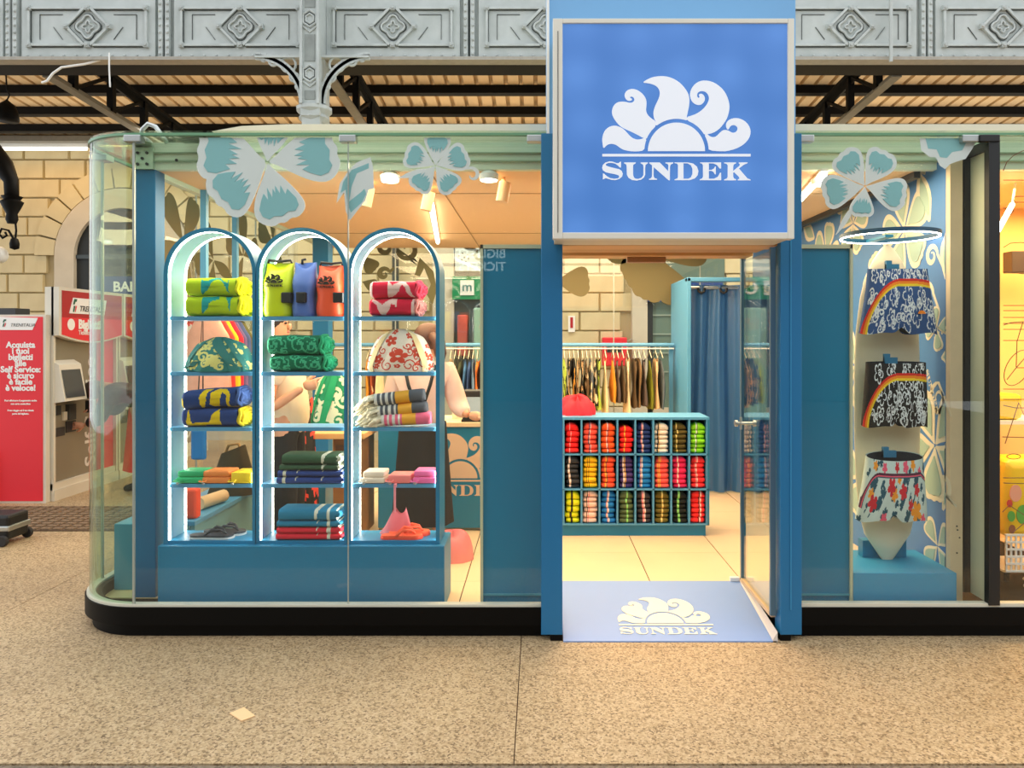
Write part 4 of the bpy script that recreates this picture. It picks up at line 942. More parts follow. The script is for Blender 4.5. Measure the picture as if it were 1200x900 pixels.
def rolled_towel(label, x0, x1, zt, zb, cols, cls, group, end=True, tilt=0, fr_frac=.82):
    """folded-and-rolled towel lying along X: rounded slab body, spiral end on the right"""
    A = sx(x0, YT-.06); B = sx(x1, YT-.06); L_ = B-A; hz = (zt-zb)/2; zc_ = (zt+zb)/2; dy = .085
    t = thing('towel', label, 'towel', ((A+B)/2, YT, zb), group)
    def P(a, b):
        th = 2*PI*b; e = .62
        c_, s_ = math.cos(th), math.sin(th)
        px = A+L_*fr_frac*a
        sh = 1-.18*max(0, (.06-a)/.06)**2-.03*math.sin(9*a+3*b)
        y = YT-dy*sh*math.copysign(abs(c_)**e, c_); z = zc_+hz*sh*math.copysign(abs(s_)**e, s_)
        return (px, y, z+tilt*(a-.5))
    m_ = MB(); m_.grid(lambda a, b: P(a, b), 60, 56, cls and (lambda a, b: cls(a, ((b+.25) % 1)*2)))
    n0 = len(m_.v); ring = [P(0, k/28) for k in range(28)]; m_.add(ring, [list(range(28))])
    m_.build('cloth', cols, t, True)
    # right end: stacked folded lips + spiral
    e = MB(); xe = A+L_*fr_frac; w_ = B-xe
    for k, (rr, off) in enumerate(((.98, 0), (.78, .25), (.55, .5), (.32, .75))):
        pth = []
        for i in range(26):
            th = 2*PI*i/26; c_, s_ = math.cos(th), math.sin(th)
            pth.append((xe+w_*(.2+.18*k)+.006*math.sin(5*th+k), YT-dy*rr*math.copysign(abs(c_)**.7, c_), zc_+tilt*.5+hz*rr*.95*math.copysign(abs(s_)**.7, s_)))
        e.tube(pth, hz*.2, 6, True)
    e.ell((xe+w_*.35, YT, zc_+tilt*.5), (w_*.5, dy*.85, hz*.85), 14, 8)
    e.build('rolled_end', cols[-1], t, True)
    return t
T_ = lambda n, c_, **k: mat('cloth_'+n, c_, .9, bump=.4, bscale=300, noise=.12, nscale=12, **k)
LIME, YEL, TURQ = T_('lime', (186, 214, 0)), T_('yellow', (240, 232, 0)), T_('turquoise', (0, 160, 156))
NAVY, GOLD = T_('navy', (30, 62, 124)), T_('gold', (240, 204, 10))
GREEN, MINT = T_('green', (0, 116, 78)), T_('mint', (70, 190, 140))
CRIM, PALE = T_('crimson', (226, 20, 60)), T_('pale_pink', (244, 206, 196))
S1, S2, S3, S4 = SH
def zig(polys, i1=1, i0=0):
    def f(a, b):
        # angle around: b/2 cycles, starting at bottom (-90 deg) turning to the front (y-) first
        th = (b/2-.25)*2*PI
        if math.cos(th) < -.05: return i0
        h_ = (math.sin(th)+1)/2
        for p in polys:
            if inpoly(a, h_, p): return i1
        return i0
    return f
Zshape = [(.34, .12), (.34, .82), (.38, .72), (.46, .70), (.58, .95), (.66, .98), (.76, .70), (.84, .62), (.86, .82), (.88, .2), (.82, .45), (.68, .82), (.60, .78), (.5, .5), (.40, .25)]
Zshape2 = [(.34, .2), (.34, .9), (.5, .9), (.62, .95), (.66, .75), (.5, .6), (.42, .4)]
Ztri = [(.74, .95), (.88, .95), (.86, .35), (.80, .7)]
rolled_towel('lime rolled towel with turquoise mark, upper of two in first arch', 218, 291, 1.822, 1.725, [LIME, TURQ, YEL], zig([Zshape]), 'rolled towels in the arches')
rolled_towel('lime rolled towel with turquoise mark, lower of two in first arch', 218, 294, 1.726, S1+.002, [LIME, TURQ, YEL], zig([Zshape2, Ztri]), 'rolled towels in the arches')
Wsh = [[(.40, .08), (.40, .95), (.5, .62), (.7, .98), (.78, .88), (1.0, .1), (.9, .15), (.72, .7), (.6, .35), (.5, .12)], [(.0, .92), (1, .92), (1, 1), (0, 1)], [(.0, .0), (.06, .0), (.06, 1), (0, 1)]]
Wsh2 = [[(.06, .75), (.06, .98), (.3, .55), (.5, .95), (.62, .95), (.62, .5), (.5, .6), (.36, .1), (.28, .1), (.2, .5)], [(.0, .0), (1, .0), (1, .08), (0, .08)], [(.92, .0), (1, .0), (1, 1), (.95, 1)]]
rolled_towel('crimson rolled towel with pale zigzag, upper of two in third arch', 434, 499, 1.805, 1.712, [CRIM, PALE, T_('pinkred', (244, 70, 96))], zig(Wsh), 'rolled towels in the arches')
rolled_towel('crimson rolled towel with pale zigzag, lower of two in third arch', 433, 498, 1.713, S1+.002, [CRIM, PALE, T_('rose', (240, 150, 140))], zig(Wsh2), 'rolled towels in the arches')
nv1 = [[(.34, .55), (.42, .95), (.58, .95), (.50, .78), (.42, .1), (.37, .1)], [(.52, .3), (.56, .72), (.68, .95), (.82, .9), (.9, .6), (.88, .05), (.84, .05), (.84, .5), (.76, .72), (.72, .5), (.70, .1), (.6, .1)], [(0, .1), (.04, .1), (.05, .5), (0, .6)]]
nv2 = [[(.12, .9), (.2, .3), (.5, .35), (.68, .95), (.72, .15), (.1, .1)]]
rolled_towel('navy rolled towel with big yellow letters, upper of two in first arch', 214, 292, 1.237, 1.135, [NAVY, GOLD, T_('navy2', (64, 92, 150))], zig(nv1), 'rolled towels in the arches', tilt=.022)
rolled_towel('navy rolled towel with yellow triangle, lower of two in first arch', 214, 294, 1.137, S3+.002, [NAVY, GOLD, T_('gold2', (222, 196, 30))], zig(nv2), 'rolled towels in the arches')
gsp = [(.12, .5, .22, 0), (.62, .5, .2, 1), (.5, .8, .14, 2), (.86, .4, .2, 3), (.35, .25, .12, 1)]
gfl = [(.2, .5, .2, .2), (.78, .6, .18, .5)]
def green_cls(a, b):
    th = (b/2-.25)*2*PI
    if math.cos(th) < -.05: return 0
    h_ = (math.sin(th)+1)/2
    return 1 if (curl(a*1.9, h_, [(x*1.9, y, r*1.5, q) for x, y, r, q in gsp], .035) or outl(a*1.9, h_, [(x*1.9, y, r*1.7, q) for x, y, r, q in gfl], .03)) else 0
rolled_towel('green rolled towel with mint scroll print, upper of two in second arch', 314, 388, 1.52, 1.415, [GREEN, MINT, T_('mintmix', (20, 150, 100))], green_cls, 'rolled towels in the arches')
rolled_towel('green rolled towel with mint scroll print, lower of two in second arch', 317, 392, 1.417, S2+.002, [GREEN, MINT, T_('mintmix', (20, 150, 100))], green_cls, 'rolled towels in the arches')

# dry bags
def dry_bag(label, x0, x1, ztop, col, roll=True, logo_=True, clipside=1, sidecol=None):
    A, B = sx(x0, YT-.06), sx(x1, YT-.06); cx = (A+B)/2; hw_ = (B-A)/2; z0 = S1+.001; h_ = ztop-z0
    m_ = mat('drybag_'+label.split()[0], col, .4, noise=.1, nscale=9)
    t = thing('dry_bag', label, 'bag', (cx, YT, z0), 'roll top dry bags')
    def P(a, b):
        th = 2*PI*a; c_, s_ = math.cos(th), math.sin(th); z = z0+h_*b
        k = 1-.10*max(0, b-.72)/.28; d_ = .085*(1-max(0, (b-.55)/.45)**1.4*.86)
        r_ = 1-.06*max(0, (.05-b)/.05)**2
        dip = 0
        if b > .85: dip = -.05*h_*math.exp(-(c_/.5)**2)*(b-.85)/.15*2.4
        return (cx+hw_*k*r_*math.copysign(abs(c_)**.75, c_)+.003*math.sin(14*b+6*a), YT-d_*r_*math.copysign(abs(s_)**.75, s_), z+dip)
    b_ = MB(); b_.grid(P, 40, 30, wrapu=True); b_.add([P(k/40, 0) for k in range(40)], [list(range(40))]); b_.add([P(k/40, 1) for k in range(40)], [list(range(40))])
    b_.build('body', m_, t, True)
    pp_ = [(cx-hw_*.85, YT, ztop-.01), (cx-hw_*.75, YT-.01, ztop+.012), (cx, YT-.012, ztop+.006), (cx+hw_*.75, YT-.01, ztop+.012), (cx+hw_*.85, YT, ztop-.01)] if roll else [(cx-.02, YT, ztop-.01), (cx-.02, YT, ztop+.012), (cx, YT, ztop+.016)]
    MB().tube(pp_, .007, 6).build('handle', BLACK, t, True)
    xb = cx+hw_*(.72 if clipside > 0 else 0)
    MB().cbox(xb-.022, xb+.03, YT-.105 if clipside == 0 else YT-.09, YT-.07 if clipside == 0 else YT-.02, z0+.07, z0+.125, .006).build('buckle', BLACK, t)
    if logo_: logo(t, (cx-.004, YT-.088, z0+h_*.60), (1, 0, 0), (0, 0, 1), hw_*1.25, mat('bag_print', (40, 38, 24), .6), .004)
    return t
dry_bag('lime roll top dry bag with black emblem, left in second arch', 307, 341, 1.905, (214, 230, 0))
dry_bag('blue roll top dry bag seen side on, middle of second arch', 341, 368, 1.908, (84, 116, 190), False, False, 0)
dry_bag('orange roll top dry bag with black emblem, right in second arch', 369, 401, 1.893, (255, 92, 46))

# floral bags
def floral_bag(label, x0, x1, zt, z0, cols, cls, strapm, straps, Yc=.25, top=.55):
    A, B = sx(x0, Yc-.06), sx(x1, Yc-.06); cx = (A+B)/2; hw_ = (B-A)/2; h_ = zt-z0
    t = thing('floral_bag', label, 'bag', (cx, Yc, z0), 'floral duffel bags')
    def P(a, b, o=0):
        th = 2*PI*a; c_, s_ = math.cos(th), math.sin(th)
        w_ = hw_*(1-(1-top)*b**2.2)*(1-.08*max(0, (.08-b)/.08)**2)*(1-.45*max(0, (b-.84)/.16)**2); d_ = .092*(1-.85*b**2.2)
        return (cx+(w_+o)*math.copysign(abs(c_)**.8, c_), Yc-(d_+o)*math.copysign(abs(s_)**.8, s_)-.003*math.sin(11*a*2*PI+7*b), z0+h_*(b-.04*b*math.cos(2*th)))
    m_ = MB(); m_.grid(P, 320, 110, (lambda a, b: cls(2*math.cos(2*PI*a)*hw_/h_*.5*(1-(1-top)*b**2.2), b) if a < .5 else 0), wrapu=True)
    m_.add([P(k/40, 0) for k in range(40)], [list(range(40))]); m_.add([P(k/40, 1) for k in range(40)], [list(range(40))])
    m_.build('body', cols, t, True)
    for pts in straps:
        s_ = MB(); L_ = []
        for (a, b, w_) in pts:
            for sgn in (-1, 1): L_.append(P(a+sgn*w_, b, .006))
        n_ = len(pts); s_.add(L_+[(x, y+.004, z) for x, y, z in L_], [(2*i, 2*i+1, 2*i+3, 2*i+2) for i in range(n_-1)]+[(2*n_+2*i, 2*n_+2*i+2, 2*n_+2*i+3, 2*n_+2*i+1) for i in range(n_-1)])
        s_.build('strap', strapm, t, True)
    return t
TEALC, CREAMF = T_('bag_teal', (48, 124, 116)), T_('bag_yellowcream', (232, 222, 130))
RF = random.Random(4)
tf = [(-.05, .3, .22, .1), (-.62, .2, .2, .5), (.42, .28, .17, .9), (-.2, .72, .15, .3), (.62, .55, .15, .1), (.9, .2, .16, .4), (.2, .86, .12, .7), (-.45, .55, .12, 0), (.28, .6, .1, 0)]
ts = [(-.3, .42, .16, 0), (.22, .5, .15, 2), (.12, .15, .13, 1), (-.85, .35, .14, 2), (.7, .3, .14, 4), (.42, .75, .13, 3), (-.45, .85, .12, 1), (.05, .62, .12, 5)]
tf = [(a, b, r*.8, q) for a, b, r, q in tf]+[(RF.uniform(-1.2, 1.2), RF.uniform(.05, .95), RF.uniform(.05, .08), RF.uniform(0, 3)) for _ in range(12)]
ts += [(RF.uniform(-1.2, 1.2), RF.uniform(.05, .95), RF.uniform(.08, .13), RF.uniform(0, 6)) for _ in range(12)]
def teal_cls(a, b): return 1 if (fil(a, b, tf) is not None and fil(a, b, tf) > .12) or curl(a, b, ts, .03) else 0
sdn = lambda a0, a1, n_=9, w_=.022, b0=0, b1=1: [(a0+(a1-a0)*i/(n_-1), b0+(b1-b0)*i/(n_-1), w_) for i in range(n_)]
floral_bag('teal and yellow hibiscus print duffel bag in first arch', 213, 294, 1.503, S2+.001, [TEALC, CREAMF], teal_cls, mat('strap_teal', (34, 110, 104), .7),
           [sdn(.16, .27), sdn(.08, .21), [(.27+.13*math.sin(PI*i/10*.5), 1-.86*math.sin(PI*i/10)*(1 if i < 6 else 1), .018) for i in range(3, 9)], sdn(.43, .33)])
IVORY, ORED = T_('bag_ivory', (246, 226, 204)), T_('bag_redorange', (222, 74, 46))
rf = [(.0, .36, .2, .2), (-.42, .3, .14, 0), (-.15, .72, .15, .6), (.38, .45, .14, .3), (.36, .68, .13, .1), (.2, .85, .1, .4), (.72, .35, .11, .2), (-.5, .6, .1, .5), (.7, .12, .1, 0), (-.1, .93, .08, 0)]
rs = [(.2, .15, .15, 0), (-.2, .15, .14, 2), (.55, .2, .13, 1), (-.32, .5, .1, 2), (.16, .6, .09, 3), (-.7, .3, .12, 0)]
rf = [(a, b, r*.88, q) for a, b, r, q in rf]+[(RF.uniform(-1.1, 1.1), RF.uniform(.05, .97), RF.uniform(.045, .075), RF.uniform(0, 3)) for _ in range(16)]
rs += [(RF.uniform(-1.1, 1.1), RF.uniform(.05, .9), RF.uniform(.06, .11), RF.uniform(0, 6)) for _ in range(10)]
def red_cls(a, b):
    r_ = fil(a, b, rf)
    if r_ is not None and r_ > .15: return 1
    return 1 if curl(a, b, rs, .014) else 0
CRST = mat('strap_cream', (238, 206, 150), .7)
floral_bag('ivory duffel bag with red orange flowers in third arch', 428, 507, 1.545, S2+.001, [IVORY, ORED], red_cls, CRST, [sdn(.40, .34), sdn(.11, .17), [(.34-.17*i/6, 1.0, .02) for i in range(7)]])

# striped hammam towels with fringe
CHAR, STRP, PAPR, PINKT = T_('charcoal', (88, 90, 96)), T_('stripe_white', (232, 226, 214)), mat('paper_band', (240, 170, 40), .6), T_('hot_pink', (246, 110, 140))
FRINGE = mat('fringe_ivory', (238, 226, 196), .9)
def hammam(label, p0, p1, r_, body, light):
    t = thing('striped_towel', label, 'towel', ((p0[0]+p1[0])/2, p0[1], min(p0[2], p1[2])-r_), 'rolled striped towels in third arch')
    p0 = Vector(p0); p1 = Vector(p1); d_ = p1-p0; L_ = d_.length; a_ = d_.normalized(); up_ = Vector((0, 1, 0)); b_ = a_.cross(up_)
    def cls(u_, v_):
        if .42 < u_ < .70: return 2
        if u_ <= .42 and (int(u_*18) % 2 == 0): return 1
        return 0
    def P(u_, v_):
        th = 2*PI*v_; rr = r_*(1-.12*max(0, (u_-.94)/.06)**2)
        return p0+d_*u_+up_*(rr*1.15*math.cos(th))+b_*(rr*math.sin(th))
    m_ = MB().grid(P, 50, 22, cls); m_.add([P(1, k/22) for k in range(22)], [list(range(22))], 0)
    m_.build('cloth', [body, light, PAPR], t, True)
    f = MB()
    for k in range(34):
        th = RF.uniform(0, 2*PI); rr = r_*RF.uniform(.2, 1.0)
        q0 = p0+up_*(rr*math.cos(th))+b_*(rr*math.sin(th)); l_ = RF.uniform(.05, .115)
        q1 = q0-a_*l_*.5+Vector((0, RF.uniform(-.02, .01), -l_*.15)); q2 = q0-a_*l_+Vector((0, RF.uniform(-.03, .01), -l_*.5))
        q2.z = max(q2.z, S3+.006); q1.z = max(q1.z, S3+.008)
        f.tube([q0+a_*.01, q1, q2], [.007, .008, .006], 5)
        f.ell(q1, (.011, .011, .011), 6, 4)
    tag(f.build('fringe', FRINGE, t, True), None, None, kind='stuff')
    return t
yh = .215
hammam('charcoal striped rolled towel with gold band, top of three', (sx(440, yh), yh, 1.175), (sx(498, yh), yh, 1.205), .034, CHAR, STRP)
hammam('charcoal striped rolled towel with gold band, middle of three', (sx(444, yh), yh-.005, 1.113), (sx(501, yh), yh-.005, 1.139), .034, CHAR, STRP)
hammam('pink striped rolled towel with gold band, bottom of three', (sx(449, yh), yh-.015, 1.073), (sx(506, yh), yh-.015, 1.085), .034, PINKT, STRP)

# pouches
def pouch(label, x0, x1, h_, col, zsh, slant=.02, two=True, strap=True, Yc=.235):
    A, B = sx(x0, Yc-.07), sx(x1, Yc-.07); m_ = mat('pouch_'+label.split()[0]+label.split()[1], col, .5, noise=.1)
    t = thing('pouch', label, 'pouch', ((A+B)/2, Yc, zsh), 'small wallets on the fourth shelves')
    z = zsh+.001; nlay = 2 if two else 1
    for k in range(nlay):
        hh_ = h_/nlay; e = MB()
        e.cbox(A+.004*k, B-.003*k, Yc-.07+.006*k, Yc+.06, z+hh_*k+.001, z+hh_*(k+1), min(.008, hh_*.4))
        for i, v in enumerate(e.v): e.v[i] = (v[0]+slant*(v[1]-Yc)*8*.25, v[1], v[2])
        e.build('flap', m_, t, .7)
    MB().tube([(A-.006, Yc-.05, z+.02), (A-.012, Yc-.08, z+.014), (A+.02, Yc-.085, z+.012), (A+.03, Yc-.08, z+.022)], .004, 6).build('wrist_strap', m_, t, True)
    MB().lathe([(.006, 0), (.008, .004), (.006, .008)], (A+.012, Yc-.09, z+.005), 8, 'y').build('zip_pull', STEEL, t)
    return t
pouch('green zip pouch, left on the fourth shelf of first arch', 207, 239, .065, (30, 176, 110), S4, .03)
pouch('orange zip pouch, middle of the fourth shelf of first arch', 237, 269, .065, (236, 136, 60), S4, .03)
pouch('yellow zip pouch, right on the fourth shelf of first arch', 271, 295, .06, (250, 212, 30), S4, .02, False)
pouch('cream zip pouch, left on the fourth shelf of third arch', 424, 451, .062, (244, 226, 204), S4, .01)
pouch('coral zip pouch with strap, middle of the fourth shelf of third arch', 455, 482, .045, (250, 134, 128), S4, .02, False)
pouch('magenta zip pouch, right on the fourth shelf of third arch', 484, 511, .066, (244, 110, 170), S4, .01)
s = thing('wrist_strap', 'long pink strap hanging from the shelf down to the flip flops', 'strap', (sx(463, .14), .14, .46))
MB().box(sx(461.5, .14), sx(464, .14), .135, .14, .60, S4-.01).box(sx(461.5, .14), sx(464, .14), .135, .2, S4-.012, S4+.003).build('ribbon', mat('strap_pink', (246, 150, 160), .6), s)
# sheer pink bag behind the flip flops
SHEER = mat('sheer_pink', (250, 130, 138), .5, alpha=.62)
s = thing('mesh_bag', 'translucent pink mesh bag standing behind the orange flip flops', 'bag', (sx(464, .29), .29, ZB+.018))
def mbag(a, b):
    w_ = (1-b)*.085+.03*b; th = 2*PI*a
    return (sx(463, .28)+w_*math.cos(th)*(1+.08*math.sin(3*th+4*b))+.03*b, .29+.035*math.sin(th)*(1-.5*b), ZB+.02+.125*b*(1+.15*math.cos(th*2)))
MB().grid(mbag, 26, 12, wrapu=True).build('net', SHEER, s, True)

# folded towels / trousers in arch 2
def folded(label, x0, x1, z0, h_, cols, dots, Yc=.24, grp='folded towels in second arch', dep=.085, skew=.0):
    A, B = sx(x0, Yc-dep), sx(x1, Yc-dep)
    t = thing('folded_towel', label, 'towel', ((A+B)/2, Yc, z0), grp)
    def P(a, b):
        th = 2*PI*b; c_, s_ = math.cos(th), math.sin(th)
        return (A+(B-A)*a+skew*max(0, c_*-1), Yc-dep*math.copysign(abs(c_)**.35, c_), z0+h_/2+h_/2*math.copysign(abs(s_)**.7, s_)*(1+.04*math.sin(8*a+b)))
    def cls(a, b):
        th = 2*PI*b
        for k_, (a0, a1, sh) in enumerate(dots):
            f = abs(math.sin(th)) if sh else 0
            if math.cos(th) > -.9 and a0+f*.0 < a < a1-(.03*(1-math.sin(th)) if sh else 0): return 1
        return 0
    m_ = MB().grid(P, 60, 28, cls); m_.add([P(0, k/28) for k in range(28)], [list(range(28))]); m_.add([P(1, k/28) for k in range(28)], [list(range(28))], 1)
    m_.build('cloth', cols, t, True)
    MB().tube([P(1, .5), (B+.006, Yc-dep*.4, z0+h_*.5), P(1, .02)], h_*.3, 6).build('fold_edge', cols[1] if len(cols) > 2 else cols[0], t, True)
    return t
DG, CRW, NV2, TL2, RD2 = T_('dark_green', (48, 84, 54)), T_('cream_print', (226, 224, 200)), T_('navy3', (38, 66, 136)), T_('petrol', (34, 126, 160)), T_('scarlet', (226, 34, 54))
folded('dark green folded towel with cream patch, top of four in second arch', 330, 396, .842, .052, [DG, CRW, CRW], [(.7, .78, 1)])
folded('dark green folded towel with cream edge, second of four in second arch', 327, 396, .812, .029, [DG, CRW, CRW], [(.72, .78, 1)])
folded('navy folded towel with cream bands, third of four in second arch', 325, 399, .778, .033, [NV2, CRW], [(.08, .13, 0), (.30, .33, 1), (.70, .72, 1)])
folded('navy folded towel with cream bands, bottom of four in second arch', 324, 400, S4+.001, .036, [NV2, CRW], [(.09, .14, 0), (.28, .32, 1), (.69, .72, 1)])
ZZ = ZB+.019
folded('petrol blue folded towel with cream patch, top of four at the bottom', 326, 394, ZZ+.098, .062, [TL2, CRW], [(.84, .89, 0), (.62, .70, 1)])
folded('petrol blue folded towel, second of four at the bottom of second arch', 324, 396, ZZ+.066, .033, [TL2, CRW], [(.82, .87, 0), (.65, .68, 1)])
folded('scarlet folded towel with cream band, third of four at the bottom', 324, 397, ZZ+.033, .033, [RD2, CRW], [(.80, .86, 0), (.64, .67, 1)])
folded('scarlet folded towel with cream band, lowest at the bottom of second arch', 323, 398, ZZ, .033, [RD2, CRW], [(.80, .85, 0), (.63, .66, 1)])

# flip flops
def flipflop(label, cx, cy, z, ang, col, edge, strapc, L_=.235, wd=.047):
    t = thing('flip_flop', label, 'flip flop', (cx, cy, z), 'pairs of flip flops in the arches')
    out = [(.5, 0), (.47, .55), (.38, .9), (.22, 1.0), (.02, .82), (-.2, .72), (-.38, .74), (-.47, .5), (-.5, 0), (-.47, -.5), (-.38, -.72), (-.2, -.7), (.02, -.8), (.22, -.95), (.38, -.85), (.47, -.5)]
    ca, sa = math.cos(ang), math.sin(ang); pl2 = chaikin([(x*L_, y*wd) for x, y in out], 1); w2 = lambda x, y, h: (cx+x*ca-y*sa, cy+x*sa+y*ca, z+h)
    fr2 = lambda h: ((cx, cy, z+h), (ca, sa, 0), (-sa, ca, 0))
    MB().prism(pl2, fr2(0), .010).build('sole', edge, t); MB().prism([(x*.97, y*.96) for x, y in pl2], fr2(.010), .010).build('footbed', col, t)
    for sg_ in (-1, 1):
        MB().tube([w2(.32*L_, 0, .02), w2(.22*L_, sg_*wd*.35, .045), w2(.05*L_, sg_*wd*.7, .05), w2(-.12*L_, sg_*wd*.72, .02)], [.004, .007, .009, .007], 6).build('strap', strapc, t, True)
    return t
DKG = mat('rubber_dark', (56, 62, 70), .6); DKE = mat('rubber_edge', (196, 200, 200), .6); DKS = mat('strap_dark', (40, 44, 50), .5)
flipflop('black flip flop with white edge, nearer of the pair in first arch', sx(248, .2), .205, ZZ, .04, DKG, DKE, DKS)
flipflop('black flip flop with white edge, farther of the pair in first arch', sx(264, .29), .285, ZZ, -.06, DKG, DKE, DKS)
OR1 = mat('rubber_orange', (246, 92, 52), .6); OR2 = mat('rubber_orange_edge', (232, 70, 50), .6)
flipflop('orange flip flop, nearer of the pair in third arch', sx(471, .2), .2, ZZ, .05, OR1, OR2, OR1, .225, .045)
flipflop('orange flip flop, farther of the pair in third arch', sx(480, .27), .265, ZZ, .12, OR1, OR2, OR1, .225, .045)
# posts behind the glass
struct(MB().cbox(-2.186, -2.076, .30, .40, FZ, ZC, .003).build('trim_11', POST), 'blue corner post behind the left glass')
struct(MB().cbox(-2.015, -1.875, 2.87, 3.01, FZ, ZC, .003).build('trim_12', POST), 'blue post inside the shop behind the dry bags')
# low blue block in the corner window
tag(MB().cbox(-2.37, -2.205, .42, .66, FZ, .468, .004).build('display_block', BLUEL), 'pale blue display block in the curved glass corner', 'block')
# ================================================================== CUBE SHELF WITH FOLDED SHORTS
CY = 1.54; cd = CY+D; ck = cd/F
cux0, cux1 = .02, sx(831.5, CY); ztop = H-(490-PY)*ck; 
cu = thing('cube_shelf', 'blue cube shelf of three rows filled with folded swim shorts', 'shelf unit', ((cux0+cux1)/2, CY+.16, FZ))
xg = [sx(660.5+21.05*k, CY) for k in range(-1, 9)]; zg = [H-(y-PY)*ck for y in (493, 532, 573, 614)]
MB().box(xg[0]-.012, xg[-1]+.015, CY, CY+.33, zg[0]+.006, ztop+.006).build('top_board', BLUEL, cu)
MB().box(xg[0], xg[-1]-.008, CY+.02, CY+.32, FZ, zg[3]-.01).build('plinth', BLUE, cu)
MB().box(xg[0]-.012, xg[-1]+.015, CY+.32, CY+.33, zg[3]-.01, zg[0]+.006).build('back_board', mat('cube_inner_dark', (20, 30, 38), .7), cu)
for x in xg: MB().box(x-.006, x+.006, CY, CY+.32, zg[3], zg[0]+.006).build('divider', BLUEL, cu)
for z in zg[1:]: MB().box(xg[0]-.012, xg[-1]+.012, CY, CY+.32, z-.010, z).build('shelf', BLUEL, cu)
MB().box(xg[-1]+.003, xg[-1]+.015, CY, CY+.33, zg[3]-.01, zg[0]+.006).build('side_board', BLUE, cu)
RC_ = {}
def C(n, c): return mat('shorts_'+n, c, .8, noise=.1, nscale=30)
# (name, body colour, [(centre 0..1, width, colour)...], count)
PK = C('pinkstripe', (240, 150, 150)); PW = C('palestripe', (244, 220, 206)); YS = C('yellowstripe', (250, 196, 60)); NS = C('navystripe', (60, 66, 110)); GS = C('greystripe', (110, 120, 90)); WS = C('whitestripe', (240, 240, 240)); LS = C('lightgreenstripe', (150, 220, 120)); OS = C('oldgold', (236, 214, 130)); BLK_ = C('blackstripe', (34, 28, 24))
rows = [[('red', (240, 20, 20), [(.35, .06, PK)], 5), ('coral', (252, 86, 66), [(.4, .07, NS), (.48, .05, PW)], 6), ('orange', (255, 90, 20), [(.42, .05, WS), (.5, .04, NS)], 5), ('bright red', (246, 14, 14), [(.4, .07, YS)], 5), ('navy', (22, 50, 110), [(.35, .08, PK), (.43, .05, PW)], 6), ('white', (246, 232, 216), [(.22, .1, BLK_), (.32, .05, YS)], 6), ('olive brown', (92, 78, 20), [(.28, .08, OS)], 6), ('lime green', (140, 224, 20), [(.34, .07, WS), (.42, .05, GS)], 6)],
        [('black', (44, 46, 50), [(.28, .14, PW)], 6), ('yellow', (250, 196, 10), [(.26, .04, BLK_), (.40, .04, BLK_)], 6), ('red orange', (255, 84, 46), [(.30, .07, YS), (.40, .06, GS)], 6), ('purple', (72, 48, 110), [(.28, .1, PW), (.4, .06, YS)], 6), ('sky blue', (20, 130, 200), [(.3, .1, PW), (.2, .06, PK)], 6), ('salmon', (255, 92, 84), [(.22, .06, YS), (.34, .06, YS)], 6), ('raspberry', (236, 30, 90), [(.38, .1, PW)], 6), ('tomato red', (246, 44, 50), [(.34, .08, PK), (.42, .05, PW)], 6)],
        [('neon yellow', (226, 226, 10), [(.42, .16, BLK_)], 5), ('pale pink', (248, 206, 186), [(.26, .06, BLK_), (.38, .08, PK)], 6), ('blue', (24, 126, 196), [(.5, .1, PW), (.42, .06, PK)], 6), ('moss green', (88, 104, 64), [(.55, .12, LS)], 6), ('charcoal', (56, 52, 56), [(.45, .16, PK), (.55, .08, PW)], 6), ('olive', (112, 96, 24), [(.5, .12, OS)], 6), ('black green', (20, 24, 16), [(.4, .16, LS)], 6), ('vivid red', (255, 46, 46), [(.55, .06, BLK_), (.66, .1, PW)], 6)]]
def shorts_mesh(name, body, stripes, dome):
    cuts = sorted(set([0, 1]+[c_-w/2 for c_, w, _ in stripes]+[c_+w/2 for c_, w, _ in stripes]+[.04, .12, .3, .5, .7, .88, .96]))
    mats = [body]+[s_[2] for s_ in stripes]; m_ = MB(); prof = []
    # profile in (y,z): rounded front lip
    for k in range(9):
        a_ = -PI/2+PI*k/8; prof.append((.022-.022*math.cos(a_)*1.0, .5+.5*math.sin(a_)))
    vs_ = []
    for c_ in cuts:
        e = 1-(abs(c_-.5)*2)**6*.35
        dm = (1-(abs(c_-.45)*2)**2.5*.45) if dome else 1-(abs(c_-.5)*2)**4*.12
        for (y, z) in prof: vs_.append((c_-.5, y+(1-e)*.03, .5+(z-.5)*e if not dome else z*dm))
        vs_ += [(c_-.5, .2, dm if dome else .5+.5*e), (c_-.5, .2, 0 if dome else .5-.5*e)]
    n_ = 11; fs2 = []; ms = []
    for i in range(len(cuts)-1):
        mid = (cuts[i]+cuts[i+1])/2; mi_ = 0
        for k, (c_, w, _) in enumerate(stripes):
            if abs(mid-c_) < w/2: mi_ = k+1
        for k in range(n_): fs2.append((i*n_+k, i*n_+(k+1) % n_, (i+1)*n_+(k+1) % n_, (i+1)*n_+k)); ms.append(mi_)
    fs2 += [list(range(n_)), [(len(cuts)-1)*n_+k for k in range(n_)]]; ms += [0, 0]
    m_.add(vs_, fs2, ms)
    return m_.mesh(name, mats, smooth=.9)
rown = ['top', 'middle', 'bottom']
RS = random.Random(3)
